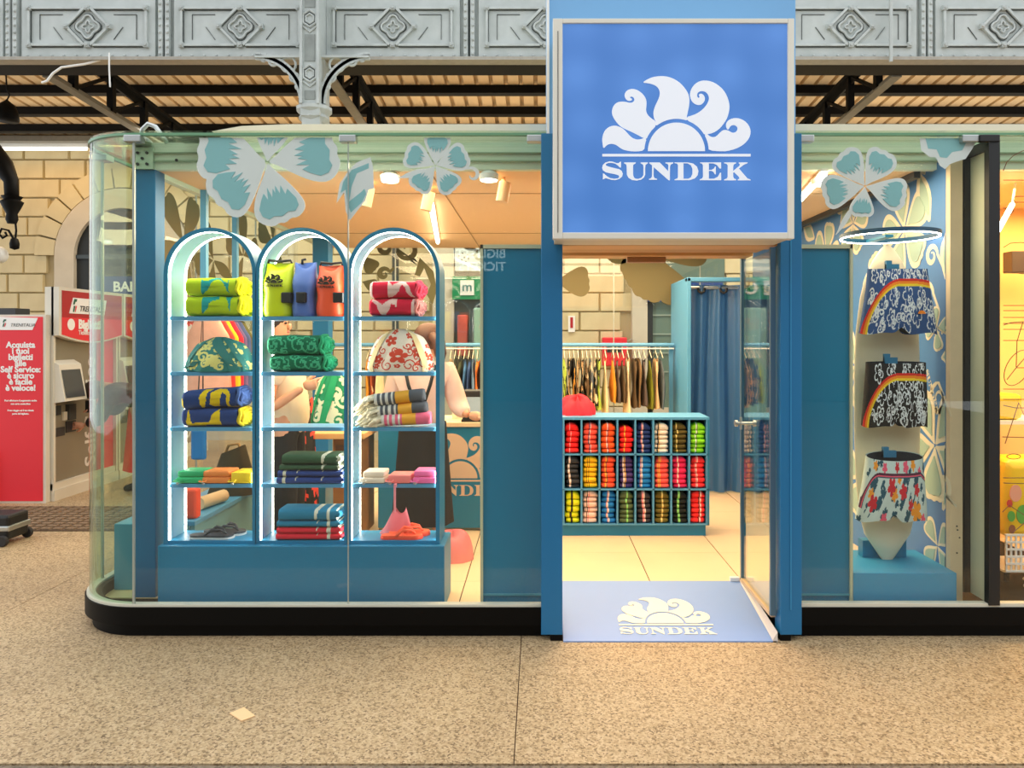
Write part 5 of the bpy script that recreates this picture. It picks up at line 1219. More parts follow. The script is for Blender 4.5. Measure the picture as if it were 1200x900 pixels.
for r in range(3):
    for cc in range(8):
        nm, col, st, cnt = rows[r][cc]
        bm1 = C(nm, col); flat = shorts_mesh('folded_shorts', bm1, st, False); dome = shorts_mesh('folded_shorts', bm1, st, True)
        xa, xb = xg[cc+1]+.010, xg[cc+2]-.010 if cc < 7 else xg[cc+2]-.008; zb_ = zg[r+1]+.001; Ht = (zg[r]-zg[r+1])*.93
        hs = [RS.uniform(.8, 1.15) for _ in range(cnt)]; hs[-1] *= 1.45; tot = sum(hs); z = zb_
        for k in range(cnt):
            h_ = hs[k]/tot*Ht*(.9 if (r, cc) == (0, 3) else 1)
            o = piece('folded_shorts', dome if k == cnt-1 else flat, None, ((xa+xb)/2+RS.uniform(-.006, .006), CY+.012+RS.uniform(0, .012), z), ((xb-xa)*RS.uniform(.86, .94), 1, h_*.985), (0, 0, RS.uniform(-.03, .03)))
            z += h_
            pos = 'uppermost' if k == cnt-1 else 'lowest' if k == 0 else ORD[cnt-1-k]+' from top'
            tag(o, 'folded %s shorts, %s, %s row, %s cube from left' % (nm, pos, rown[r], ORD[cc]), 'shorts', 'folded shorts in the cube shelf')
# crumpled red garments on top of the cube shelf
m = MB()
def crump(a, b):
    th = 2*PI*a; r_ = .095*(1+.16*math.sin(5*th)+.12*math.sin(9*th+2)+.07*math.sin(17*th+5*b))*math.cos(PI/2*b)**.7
    return (sx(678, CY)+r_*1.25*math.cos(th), CY+.17+r_*.8*math.sin(th), ztop+.007+.12*math.sin(PI/2*b)*(1+.2*math.sin(7*th)+.1*math.sin(13*th+4*b)))
m.grid(crump, 40, 14, wrapu=True)
tag(m.build('crumpled_garment', mat('garment_coral', (244, 50, 66), .8), smooth=True), 'crumpled coral red garment lying on top of the cube shelf', 'garment')

# ================================================================== CLOTHES RAILS
RAILB = mat('rail_blue', (96, 160, 200), .4); HANG = mat('hanger_cream', (236, 222, 190), .5)
def rail(label, p0, p1, legs, grp=None):
    t = thing('clothes_rail', label, 'clothes rail', ((p0[0]+p1[0])/2, p0[1], FZ))
    MB().cyl(p0, p1, .018, n=10).build('bar', RAILB, t, .6)
    MB().bar((p0[0], p0[1], p0[2]-.036), (p1[0], p1[1], p1[2]-.036), .024, .012).build('hook_strip', WHITE, t)
    for q_ in legs: MB().box(q_[0]-.018, q_[0]+.018, q_[1]-.018, q_[1]+.018, FZ if q_[0] > -2 else p0[2], p0[2] if q_[0] > -2 else ZC).build('leg' if q_[0] > -2 else 'ceiling_rod', RAILB, t)
    return t
ZRL = H-(404-PY)*(3.45+D)/F
rail('pale blue clothes rail along the back glass', (-2.0, 3.45, ZRL), (1.30, 3.45, ZRL), [(-.33, 3.5), (1.28, 3.5)])
def garment(kind, label, p, ax, zt, h_, w_, mt, mt2=None, flare=1.1, grp='garments on the back rail', th=.028, seed=0, body=None):
    """garment on a hanger, hanging across the rail (rail runs along ax)"""
    a_ = Vector(ax); b_ = Vector((a_.y, -a_.x, 0)); p = Vector(p); R2 = random.Random(seed)
    t = thing(kind, label, 'garment', (p.x, p.y, zt-h_), grp)
    hk = MB(); hk.tube([p+Vector((0, 0, .0)), p+Vector((0, 0, -.04)), p+Vector((0, 0, -.055))], .003, 5)
    hk.tube([p+Vector((0, 0, zt-p.z+.0))-b_*w_*.42, p+Vector((0, 0, -.055)), p+Vector((0, 0, zt-p.z+.0))+b_*w_*.42], .004, 5)
    hk.build('hanger', HANG, t, True)
    ph = R2.uniform(0, 6)
    def P(a, b):
        tt2 = 2*PI*a; c_, s_ = math.cos(tt2), math.sin(tt2); sh = min(1, .55+2.2*b) if b < .2 else 1+(flare-1)*(b-.2)/.8
        k = w_/2*sh*math.copysign(abs(c_)**.8, c_); d_ = (th/2*(.5+.7*b)+.006*math.sin(7*b+ph))*math.copysign(abs(s_)**.8, s_)
        z = zt-h_*b-(.035*abs(c_) if b < .12 else .035*abs(c_)*max(0, 1-b*1.0))+.01*math.sin(3*tt2+ph)*b
        q_ = p+b_*k+a_*(d_+.008*math.sin(4*b+ph+2*c_)); return (q_.x, q_.y, z)
    cl = None
    if mt2 is not None:
        ff = [(R2.uniform(0, 1), R2.uniform(0, 1), R2.uniform(.05, .12), R2.uniform(0, 3)) for _ in range(20)]
        cl = lambda a, b: 1 if fil(a*1.5 % 1, b, ff) is not None else 0
    m_ = MB().grid(P, 36, 28, cl, wrapu=True); m_.add([P(k/36, 1) for k in range(36)], [list(range(36))])
    m_.build('cloth', [mt, mt2] if mt2 else mt, t, True)
    return t
G = lambda n, c: mat('garment_'+n, c, .85, noise=.25, nscale=14)
DKB, TANP, CRD, BRN, TAUP, MOSS, SAND, SLATE, MUST, LIMEP = G('black', (26, 24, 20)), G('tan_print', (196, 160, 110)), G('cream', (244, 218, 172)), G('brown', (92, 70, 42)), G('taupe', (96, 82, 76)), G('moss', (120, 124, 18)), G('sand', (222, 184, 136)), G('slate', (96, 106, 112)), G('mustard', (220, 150, 40)), G('lime_print', (170, 196, 70))
W3 = 3.45
def bk(x): return (sx(x, W3), W3, ZRL)
yz = lambda y: H-(y-PY)*(W3+D)/F
spec = [(661, 'yellow and black patterned shirt', LIMEP, DKB, 470), (667, 'black patterned shirt with tan leaves', DKB, TANP, 472), (672, 'very dark floral shirt', DKB, MUST, 474), (677, 'tan and black leaf print shirt', TANP, DKB, 476), (682, 'black shirt with large tan flowers', DKB, TANP, 475), (687, 'brown and cream print shirt', BRN, CRD, 474), (692, 'blue grey floral shirt', SLATE, CRD, 474), (697, 'black shirt with small cream flowers', DKB, CRD, 474), (701, 'lime green leaf print shirt', LIMEP, DKB, 479),
        (709, 'long cream dress with a ruffle', CRD, None, 486), (718, 'mustard yellow shirt', MUST, None, 470), (723, 'grey taupe trousers', TAUP, None, 470), (729, 'dark brown trousers', BRN, None, 470), (735, 'second long cream dress', CRD, None, 486), (743, 'dark brown jacket', BRN, None, 476), (748, 'mid brown cargo shorts', G('mid_brown', (126, 98, 62)), None, 475), (754, 'taupe cargo trousers', TAUP, None, 474), (761, 'moss green cargo jacket', MOSS, None, 478), (768, 'sand coloured jacket', SAND, None, 477), (774, 'slate grey jacket', SLATE, None, 477)]
for i, (x, nm, m1, m2, yb) in enumerate(spec):
    garment('hanging_garment', '%s hanging on the back rail right of the door post' % nm, bk(x), (1, 0, 0), yz(419), yz(419)-yz(yb), .34, m1, m2, 1.06, th=.036, seed=i)
specL = [(433, 'orange blouse', MUST, None), (439, 'rust and cream top', G('rust', (180, 84, 40)), CRD), (445, 'cream blouse', CRD, None), (529, 'cream shirt', CRD, None), (534, 'olive floral shirt', G('olive_fl', (90, 96, 50)), DKB), (539, 'dark olive shirt', G('dark_olive', (70, 76, 44)), None), (545, 'denim blue shirt', G('denim', (70, 120, 170)), None), (550, 'navy blue shirt', G('navyg', (50, 80, 130)), None), (555, 'light blue striped shirt', G('lightblue', (120, 150, 180)), None), (560, 'orange shirt', G('orangeg', (236, 120, 40)), None), (565, 'black shirt', DKB, None)]
for i, (x, nm, m1, m2) in enumerate(specL):
    garment('hanging_garment', '%s hanging on the back rail behind the %s' % (nm, 'third arch' if x < 500 else 'counter'), bk(x), (1, 0, 0), yz(420), yz(420)-yz(465), .3, m1, m2, 1.04, th=.034, seed=50+i)
# rail along the left side glass, running back
ZSR = 1.72
rail('pale blue clothes rail along the left side glass', (-2.065, .85, ZSR), (-2.24, 1.76, ZSR), [(-2.065, .86), (-2.24, 1.75)])
cols = [('peach towelling robe', (244, 176, 150), None), ('red jacket', (236, 60, 50), None), ('bright yellow jacket', (250, 206, 30), None), ('crimson jacket', (214, 30, 60), None), ('purple jacket', (110, 90, 140), None), ('denim jacket', (70, 90, 140), None), ('olive jacket', (96, 96, 50), None)]
for i, (nm, c_, _) in enumerate(cols):
    y = .95+.13*i
    garment('hanging_garment', '%s hanging on the side rail behind the first arch' % nm, (-2.084-.193*(y-.95), y, ZSR), (0, 1, 0), ZSR-.07, .56, .28, G(nm.replace(' ', '_'), c_), None, 1.05, 'garments on the side rail', th=.10, seed=90+i)
# low bench with towels in first arch
b = thing('low_bench', 'pale blue low bench seen through the bottom of first arch', 'bench', (-2.2, 1.3, FZ))
MB().cbox(-2.38, -2.04, .68, 2.2, .39, .42, .004).build('top', BLUEL, b); MB().box(-2.075, -2.05, .7, 2.18, FZ, .39).build('side_panel', mat('bench_side', (110, 160, 170), .5), b); MB().box(-2.36, -2.08, .69, .71, FZ, .39).build('end_panel', mat('bench_side', (110, 160, 170), .5), b)
tag(MB().cbox(-2.14, -2.05, .72, .79, .421, .60, .015).build('shopping_bag', mat('bag_red_orange', (240, 84, 56), .6)), 'flat orange red bag standing on the low bench', 'bag')
s = thing('blue_bag', 'bright blue bag hanging under the side rail', 'bag', (-2.08, .83, .76))
MB().cbox(-2.13, -2.04, .81, .85, .76, .95, .015).build('body', mat('bag_strong_blue', (24, 120, 190), .6), s); MB().tube([(-2.1, .83, .94), (-2.06, .83, ZSR), (-2.06, .83, .94)], .005, 5).build('cord', BLACK, s)
s = MB(); s.tube([(-2.14, .95, .463), (-2.09, 1.2, .463)], .04, 12)
tag(s.build('rolled_cloth', T_('sand_roll', (226, 196, 150)), smooth=.9), 'sand coloured rolled cloth on the low bench', 'towel')
s = thing('handbag', 'dark olive slouchy handbag on the low bench in first arch', 'bag', (-2.13, 1.45, .42))
def hb(a, b_2):
    th = 2*PI*a; w_ = (.17-.09*b_2); return (-2.13+w_*math.cos(th)*(1+.06*math.sin(4*th)), 1.45+.09*math.sin(th)*(1-.6*b_2), .422+.31*b_2*(1+.1*math.cos(th)))
mb = MB().grid(hb, 28, 14, wrapu=True); mb.add([hb(k/28, 1) for k in range(28)], [list(range(28))]); mb.build('body', G('olive_bag', (64, 56, 30)), s, True)
MB().tube([(-2.19, 1.44, .68), (-2.16, 1.44, .76), (-2.09, 1.44, .77), (-2.06, 1.44, .69)], .01, 6).build('strap', G('bag_strap', (160, 130, 80)), s, True)

# table in second arch
t = thing('wooden_table', 'tan wooden table with drawer seen through second arch', 'table', (-1.35, 1.7, FZ))
MB().cbox(-1.62, -1.22, 1.45, 1.95, .80, .84, .004).build('top', mat('wood_tan', (226, 178, 116), .5, noise=.2, nscale=6), t)
MB().box(-1.45, -1.25, 1.5, 1.9, FZ, .80).build('pedestal', mat('wood_brown', (150, 104, 56), .5, noise=.2), t); MB().box(-1.43, -1.27, 1.49, 1.5, .55, .75).build('drawer', mat('wood_dark', (96, 62, 34), .5), t)
tag(MB().cbox(-1.8, -1.62, 1.9, 2.5, FZ, .45, .004).build('display_block', TEAL), 'teal display block under the table in second arch', 'block')
s = garment('hanging_garment', 'dark trousers with red and yellow flowers behind second arch', (-1.62, 1.4, 1.2), (1, .0, 0), 1.1, .75, .22, DKB, G('flower_red', (236, 70, 50)), 1.05, None, th=.16, seed=7)

# counter with emblem and till
KY = 1.69; kk = (KY+D)/F
c_ = thing('shop_counter', 'blue shop counter with pale wave and sun emblem', 'counter', (-.6, KY+.25, FZ))
kz = H-(500-PY)*kk
MB().cbox(sx(443, KY), sx(640, KY), KY, KY+.5, FZ+.02, kz, .004).build('front', BLUE, c_)
MB().box(sx(441, KY), sx(642, KY), KY-.01, KY+.52, kz, kz+.03).build('worktop', mat('counter_top', (226, 206, 170), .5), c_)
MB().box(sx(443, KY), sx(640, KY), KY+.03, KY+.48, FZ, FZ+.02).build('kick', mat('counter_kick', (190, 180, 150), .5), c_)
logo(c_, (sx(539.5, KY), KY, H-(560.5-PY)*kk), (1, 0, 0), (0, 0, 1), 174*.597*kk, mat('counter_print', (222, 196, 170), .5), .002)
t = thing('card_terminal', 'white payment terminal with grey screen on the counter', 'terminal', (sx(555, KY), KY+.1, kz+.03))
MB().cbox(sx(541, KY), sx(570, KY), KY+.05, KY+.2, kz+.04, H-(458-PY)*kk, .01).build('body', mat('till_black', (36, 38, 40), .4), t)
MB().box(sx(545, KY), sx(567, KY), KY+.045, KY+.05, kz+.10, H-(466-PY)*kk).build('screen', mat('till_screen', (150, 170, 180), .3, emit=.35), t)
MB().box(sx(540, KY), sx(572, KY), KY+.03, KY+.2, kz+.03, kz+.045).build('foot', BLACK, t)
tag(MB().box(sx(525, KY), sx(541, KY), KY+.25, KY+.27, kz+.03, H-(466-PY)*kk).build('screen_back_panel', CREAM), 'cream upright panel standing on the counter', 'panel')
# sheer pink bag on floor
s = thing('mesh_bag', 'translucent pink mesh bag slumped on the tiles beside the plinth', 'bag', (-.52, .95, FZ))
def pb(a, b2):
    th = 2*PI*a; r_ = math.cos(PI/2*b2)**.55; return (-.55+.13*r_*math.cos(th)*(1+.08*math.sin(3*th)), .98+.09*r_*math.sin(th), FZ+.002+.17*math.sin(PI/2*b2)*(1+.14*math.sin(2*th+1)))
MB().grid(pb, 34, 12, wrapu=True).build('net', SHEER, s, True)

# ================================================================== FITTING BOOTH
BY = 2.87; bk_ = (BY+D)/F; bx = sx(806, BY); bz = H-(325-PY)*bk_
f = thing('fitting_booth', 'pale blue fitting booth with a dark blue curtain', 'booth', (1.7, BY+.4, FZ))
MB().cbox(bx-.005, bx+.03, BY, 3.68, FZ, bz, .006).build('side_panel', BLUEL, f)
MB().cbox(bx-.005, 2.13, BY, BY+.10, bz-.035, bz, .004).build('head_rail', BLUEL, f)
MB().cyl((bx+.03, BY+.12, bz-.085), (2.13, BY+.12, bz-.085), .014, n=10).build('curtain_rod', STEEL, f, .6)
cw = 2.12-(bx+.03)
def curt(a, b): 
    y = BY+.13+.035*math.sin(2*PI*a*4.6+.6*math.sin(7*a))*(.75+.35*b)+.004*math.sin(2*PI*a*13+3*b)
    return (bx+.032+cw*a+.01*math.sin(5*b+9*a), y, bz-.06-(bz-.06-FZ-.015)*b)
m = MB(); m.grid(curt, 130, 12); m.grid(lambda a, b: tuple(Vector(curt(a, b))+Vector((0, .006, 0))), 130, 12)
cu_ = m.build('curtain', mat('curtain_navy', (58, 104, 152), .34, noise=.1, nscale=5), f, True)
for k in range(4):
    x = bx+.14+.2*k
    MB().tube([(x-.03, BY+.09, bz-.09), (x-.025, BY+.085, bz-.12), (x, BY+.08, bz-.135), (x+.025, BY+.085, bz-.12), (x+.03, BY+.09, bz-.09)], .012, 6).build('eyelet', BLACK, cu_, True)
# ================================================================== RIGHT WINDOW: mural, surfboard, shorts
XW = 2.15
MUR = mat('mural_blue', (66, 124, 186), .5, noise=.1, nscale=2)
mu = struct(MB().box(XW, XW+.05, .212, YB, FZ, 2.50).build('wall_mural', MUR), 'blue wall printed with cream and pale green hibiscus')
WORLD[mu] = mu.location.copy()
MCR, MGR = mat('mural_cream', (226, 218, 192), .5), mat('mural_pale_green', (158, 186, 172), .5)
frm = ((XW, 0, 0), (0, -1, 0), (0, 0, 1))
def qm(x, y):
    d_ = XW*F/(x-PX); return (-(d_-D), H-(y-PY)*d_/F)
cx_ = lambda l: [(min(x, -.215), y) for x, y in l]
def mural(name, fn):
    a, b = MB(), MB(); fn(a, b)
    o = a.build(name, MCR, mu)
    if b.v: b.build('green_fill', MGR, o)
for (x, y, R, rot, n) in ((1060, 270, .27, 30, 5), (1096, 522, .30, 50, 5), (1000, 262, .22, 10, 5), (968, 300, .25, 70, 5), (1030, 335, .22, 40, 5), (1098, 385, .12, 10, 4), (1012, 560, .3, 20, 5), (1005, 430, .28, 60, 5), (1099, 640, .16, 45, 4)):
    mural('printed_flower', lambda a, b: blossom(a, b, frm, qm(x, y), R, math.radians(rot), n, .8, clipx=-.215, solid=True))
for (x, y, ang, L_, w_) in ((1090, 262, 70, .36, .2), (1062, 232, 60, .3, .12), (1108, 330, 100, .3, .2), (1085, 205, 50, .25, .14), (1104, 600, 120, .34, .18), (1075, 585, 60, .3, .16), (955, 280, 30, .3, .2), (1102, 420, 170, .25, .16), (1040, 215, 75, .2, .08)):
    mural('printed_leaf', lambda a, b: (a.prism(cx_(leafpoly(qm(x, y), math.radians(180-ang), L_, w_)), frm, .0006), b.prism(cx_(leafpoly((qm(x, y)[0]-.1*L_*math.cos(math.radians(ang)), qm(x, y)[1]+.12*L_*math.sin(math.radians(ang))), math.radians(180-ang), L_*.72, w_*.55)), frm, .0025)))
for (x, y, r, a0) in ((1086, 345, .07, 0), (1100, 468, .09, 90), (985, 240, .08, 45), (1106, 570, .08, 180), (1092, 300, .06, 0)):
    mural('printed_scroll', lambda a, b: a.prism(swirl(qm(x, y), r, math.radians(a0), 1.3, .016, (qm(x, y)[0]+.12, qm(x, y)[1]-.08)), frm, .001))
m = MB()
for i in range(10):
    c0 = qm(1096+(i % 4)*4.0, 384+(i//4)*6); m.prism(arc(c0[0], c0[1], .009, 0, 2*PI, 8)[:-1], frm, .001)
m.build('printed_dots', MCR, mu)
c0 = qm(1096, 456); m = MB()
for l in LOGO[7:]: m.prism(l, (Vector((XW, -c0[0], c0[1]))+Vector((0, 0, -.0)), Vector((0, -.45, -.9)).normalized()*.26, Vector((0, -.9, .45)).normalized()*.26), .001)
m.build('lettering', MCR, mu)
# jamb and partition
JAMB = mat('jamb_cream', (226, 206, 170), .5, noise=.1)
jb = struct(MB().box(XW, 2.215, .17, .21, FZ, 2.5).build('trim_13', JAMB), 'cream wall end beside the mural')
m = MB()
for z in (.52, .5, .46, .38): m.lathe([(.004, 0), (.004, .004)], (2.17+RN.uniform(0, .03), .165, z), 6, 'y')
m.build('screw_hole', DARK, jb)
p = thing('partition_frame', 'black framed glass partition between the two shop units', 'partition', (2.27, .12, .16))
for nm, (y0, y1) in (('rear_post', (.19, .225)), ('front_post', (.0, .04))): MB().box(2.236 if nm[0] == 'r' else 2.25, 2.305, y0, y1, .165, 2.50).build(nm, BLACK, p)
MB().box(2.25, 2.30, .04, .225, 2.45, 2.50).build('top_rail', BLACK, p)
MB().box(2.268, 2.285, .04, .19, .165, 2.45).build('panel', mat('partition_panel', (200, 206, 178), .3), p)
MB().cbox(2.2, 2.3, -.01, .02, 2.485, 2.52, .004).build('clip', BLACK, p)
# plinth
MB_ = MB().cbox(1.614, 2.145, .10, .52, FZ, .296, .003)
tag(MB_.build('display_plinth', mat('plinth_blue', (48, 146, 190), .45)), 'bright blue low plinth under the surfboard', 'plinth')
# surfboard
BX, BYc = 1.90, .34; kB = (BYc+D)/F
hwp = [(660, 3), (652, 9), (640, 17), (625, 27), (600, 33), (560, 37), (500, 39), (440, 39), (390, 37), (350, 32), (325, 26), (305, 17), (292, 8), (287, 2)]
def hwf(b):
    t_ = b*(len(hwp)-1); i = min(int(t_), len(hwp)-2); f_ = t_-i
    return hwp[i][0]*(1-f_)+hwp[i+1][0]*f_, (hwp[i][1]*(1-f_)+hwp[i+1][1]*f_)*kB
def brd(a, b):
    y, w_ = hwf(b); th = 2*PI*a; return (BX+w_*math.cos(th), BYc-.028*math.sin(th)*min(1, w_/.08), H-(y-PY)*kB)
s = thing('surfboard', 'cream surfboard standing upright on the blue plinth', 'surfboard', (BX, BYc, .297))
m = MB().grid(brd, 40, 52, wrapu=True); m.build('deck', mat('board_cream', (240, 226, 196), .35), s, True)
MB().add([(BX-.12, BYc+.03, .297), (BX+.12, BYc+.03, .297), (BX+.12, BYc+.09, .297), (BX-.12, BYc+.09, .297), (BX-.12, BYc+.03, .39), (BX+.12, BYc+.03, .39), (BX+.12, BYc+.09, .39), (BX-.12, BYc+.09, .39)],
         [(0, 3, 2, 1), (4, 5, 6, 7), (0, 1, 5, 4), (1, 2, 6, 5), (2, 3, 7, 6), (3, 0, 4, 7)]).build('stand', BLUE, s)
# ring lamp
RXc, RYc, RZ, RR = 1.889, .292, 2.047, .250
s = thing('ring_lamp', 'thin blue lit ring hanging above the surfboard', 'lamp', (RXc, RYc, RZ))
cir = lambda r_, z_: [(RXc+r_*math.cos(2*PI*i/48), RYc+r_*math.sin(2*PI*i/48), z_) for i in range(48)]
def ring_band(r0, r1, z0, z1):
    v_ = cir(r0, z0)+cir(r1, z0)+cir(r1, z1)+cir(r0, z1); n_ = 48
    return MB().add(v_, [(k*n_+i, k*n_+(i+1) % n_, ((k+1) % 4)*n_+(i+1) % n_, ((k+1) % 4)*n_+i) for k in range(4) for i in range(n_)])
ring_band(RR-.012, RR, RZ, RZ+.022).build('band', mat('ring_blue', (24, 84, 124), .4), s, .5)
ring_band(RR-.011, RR-.002, RZ-.004, RZ).build('led_strip', LED, s)
MB().box(RXc-.022, RXc+.022, RYc, RYc+.23, RZ+.002, RZ+.016).build('arm', BLUE, s)
# swim shorts
def arcband(e):
    if 1.0 < e < 1.05: return 2
    if .945 < e <= 1.0: return 3
    if .90 < e <= .945: return 4
    return None
def swim(label, wx0, wx1, wy, hx0, hx1, hy, mats, cls, openw=False, Yc=.215):
    k = (Yc-.05+D)/F; X = lambda x: (x-PX)*k; Z = lambda y: H-(y-PY)*k
    cxw, hw_ = (X(wx0)+X(wx1))/2, (X(wx1)-X(wx0))/2; cxh, hh_ = (X(hx0)+X(hx1))/2, (X(hx1)-X(hx0))/2
    zt, zb = Z(wy), Z(hy)
    t = thing('swim_shorts', label, 'shorts', (cxw, Yc, zb), 'swim shorts on the surfboard')
    def P(a, b):
        th = 2*PI*a; c_, s_ = math.cos(th), math.sin(th)
        w_ = hw_+(hh_-hw_)*b**1.3; cx = cxw+(cxh-cxw)*b; d_ = .045+.015*math.sin(PI*b)
        notch = .10*math.exp(-(c_/.13)**2)*max(0, (b-.6)/.4)
        hem = .03*math.sin(5*th+1)*b**4
        yb = Yc-d_*math.copysign(abs(s_)**.7, s_)+.006*math.sin(9*c_+4*b)*b-.012*math.exp(-(c_/.1)**2)*(-1 if s_ > 0 else 1)*b
        tp = (.035*s_ if openw else .008*s_)*(1-b)*-1
        return (cx+w_*c_, yb, zt-(zt-zb)*(b*(1-notch)+hem*.5)+tp*.6)
    m_ = MB().grid(P, 420, 100, lambda a, b: cls(math.cos(2*PI*a), b) if a < .5 else 0, wrapu=True); m_.build('cloth', mats, t, True)
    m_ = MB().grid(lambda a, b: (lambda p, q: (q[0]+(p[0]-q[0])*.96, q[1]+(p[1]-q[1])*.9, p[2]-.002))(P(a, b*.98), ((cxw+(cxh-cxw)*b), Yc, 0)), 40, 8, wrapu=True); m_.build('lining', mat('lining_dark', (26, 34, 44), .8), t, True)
    xb = X((wx0+wx1)/2-8); MB().box(xb-.018, xb+.012, Yc+.01, Yc+.03, zt-.01, zt+.045).box(xb-.018, xb+.05, Yc+.008, Yc+.03, zt-.01, zt+.026).build('holder', mat('holder_blue', (40, 120, 160), .4), t)
    return t
RW = random.Random(8)
def rnd(n, ru, rv, r0, r1): return [(RW.uniform(*ru), RW.uniform(*rv), RW.uniform(r0, r1), RW.uniform(0, 6)) for _ in range(n)]
NB, WL, RD, ORG, YLW = T_('short_navy', (44, 84, 142)), T_('line_white', (232, 238, 242)), T_('band_red', (222, 40, 26)), T_('band_orange', (248, 140, 20)), T_('band_yellow', (250, 214, 40))
BKS = T_('short_black', (26, 22, 22))
def env(u_, v_): return math.hypot((max(0, -.05-u_)/.90 if u_ < .3 else (u_-.3)*.45), max(0, .95-v_)/.76) if v_ < .95 else max(0, -.05-u_)/.90
def line_cls(fl, sp):
    def f(u_, v_):
        k = arcband(env(u_, v_))
        if k: return k
        if outl(u_*1.25, v_, fl, .016) or curl(u_*1.25, v_, sp, .014): return 1
        return 0
    return f
f1 = [(-.85, .86, .26, .3), (.05, .80, .25, .8), (.5, .72, .18, .1), (-.35, .42, .15, .4), (-.3, .10, .13, .5), (.2, .08, .14, .2), (.65, .1, .13, .9), (-.75, .13, .12, .1), (1.0, .86, .16, .4), (.2, .42, .18, .7), (-.75, .55, .16, .2), (.75, .42, .16, .9), (-.4, .75, .14, .5), (-1.05, .1, .12, 0), (1.02, .12, .12, .3), (1.05, .6, .14, .6)]
s1 = rnd(34, (-1.15, 1.2), (.28, .95), .06, .11)+rnd(10, (-1.0, 1.0), (.02, .16), .05, .08)
swim('navy swim shorts with white flower lines, top of three on the surfboard', 1022, 1092, 314, 1012, 1104, 391, [NB, WL, RD, ORG, YLW], line_cls(f1, s1))
f2 = [(-.25, .5, .27, .2), (.65, .8, .22, .5), (-.85, .16, .16, .1), (-.35, .12, .17, .6), (.25, .12, .15, .3), (.8, .1, .14, .8), (.85, .45, .18, .4), (-.15, .88, .16, 0), (-.75, .82, .15, .5), (.3, .32, .12, .2), (.25, .62, .2, .3), (-.72, .5, .16, .2), (.2, .9, .14, .1), (1.05, .7, .14, .2)]
s2 = rnd(32, (-1.15, 1.2), (.3, .95), .06, .12)+rnd(8, (-1.1, 1.1), (.02, .16), .05, .08)
swim('black swim shorts with white flower lines, middle of three on the surfboard', 1020, 1090, 425, 1015, 1092, 501, [BKS, WL, RD, ORG, YLW], line_cls(f2, s2))
ICE, TL3, RFL, OFL, PFL, BND = T_('short_ice', (206, 224, 220)), T_('leaf_teal', (30, 84, 104)), T_('flower_red', (212, 34, 50)), T_('flower_orange', (248, 160, 40)), T_('flower_pink', (240, 90, 120)), T_('band_plum', (86, 30, 60))
fr1 = [(-.25, .42, .17, .3), (.2, .5, .14, .7), (.75, .48, .12, .1), (-.85, .7, .15, .5), (.5, .72, .11, 0), (-.05, .10, .10, .4)]; fo = [(-.1, .56, .13, .2), (.72, .84, .19, .6), (-.95, .55, .1, 0), (.62, .07, .11, .3), (-.9, .1, .09, 0), (.05, .3, .08, 0)]; fp_ = [(-.55, .12, .1, .3), (.3, .1, .12, .1), (-.4, .97, .12, .2), (.95, .97, .1, 0), (.9, .2, .09, 0)]
fl_ = rnd(40, (-1.15, 1.15), (.02, 1), .07, .15)
def trop(u_, v_):
    e = math.hypot(max(0, -.62-u_)/.37, max(0, .75-v_)/.52)+max(0, u_-.8)*1.2 if v_ < .8 else 9
    if .98 < e < 1.05: return 5
    if .94 < e <= .98: return 4
    if .90 < e <= .94: return 1
    U = u_*1.2
    for k, l in ((2, fr1), (3, fo), (4, fp_)):
        if fil(U, v_, l) is not None: return k
    return 1 if fil(U, v_, [(a, b, c, d*2) for a, b, c, d in fl_]) is not None and math.sin(16*U+9*v_) > -.45 else 0
swim('white tropical flower swim shorts, lowest of three on the surfboard', 1020, 1087, 536, 1008, 1092, 612, [ICE, TL3, RFL, OFL, PFL, BND], trop, True)
tag(MB().prism([(x*.02+1.995, z*.018+1.63) for x, z in arc(0, 0, 1, 0, PI, 10)], ((0, .158, 0), (1, 0, 0), (0, 0, 1)), .002).build('orange_badge', ORG), 'small orange half round badge on the navy swim shorts', 'badge')

# ================================================================== NEIGHBOURING UNIT at the right edge
NW = mat('neighbour_wall', (250, 206, 130), .6)
struct(MB().box(2.31, 5.0, 1.5, 1.55, 0, 2.42).build('wall_right', NW), 'warm lit back wall of the neighbouring unit')
struct(MB().box(2.235, 2.245, .26, 1.5, FZ, 2.5).build('wall_right', NW), 'side wall of the neighbouring unit')
struct(MB().box(3.2, 5.0, .02, 1.5, .06, FZ).build('floor', TILE), 'floor of the neighbouring unit')
struct(MB().box(5.0, 5.05, .02, 1.55, 0, 2.5).build('wall_right', NW), 'far side wall of the neighbouring unit')
struct(MB().box(2.25, 5.0, .35, 1.5, 2.415, 2.45).build('ceiling', PEACH), 'ceiling of the neighbouring unit')
area('neighbour_light', (3.3, .8, 2.38), 1.8, 60, (255, 218, 150), sy=.8)
YS_ = mat('case_yellow', (250, 208, 20), .35); LINE = mat('line_brown', (120, 70, 40), .5)
kN = (.032+D)/F; N_ = lambda x, y: ((x-PX)*kN, .033, H-(y-PY)*kN)
t = thing('line_drawing_sticker', 'thin brown suitcase line drawing on the right edge glass', 'sticker', N_(1190, 400))
m = MB()
def ln(l): m.tube([N_(x, y) for x, y in l], .0022, 5)
for y in (358, 364, 372, 379, 386, 399, 456, 468, 211): ln([(1176, y), (1240, y)])
ln([(1176, 200), (1180, 190), (1188, 182), (1198, 177), (1215, 174)]); ln([(1176, 381), (1185, 378), (1200, 377)]); ln([(1199, 377), (1192, 400), (1191, 430)]); ln([(1180, 445), (1191, 431), (1205, 415)]); ln([(1191, 431), (1210, 431)])
ln([(1176, 290), (1184, 285), (1196, 284), (1210, 286)]); ln([(1176, 318), (1200, 321)])
ln([(1176, 244), (1185, 244), (1188, 247), (1185, 251), (1176, 251)]); ln([(1210, 230), (1190, 230), (1187, 233), (1190, 237), (1210, 237)])
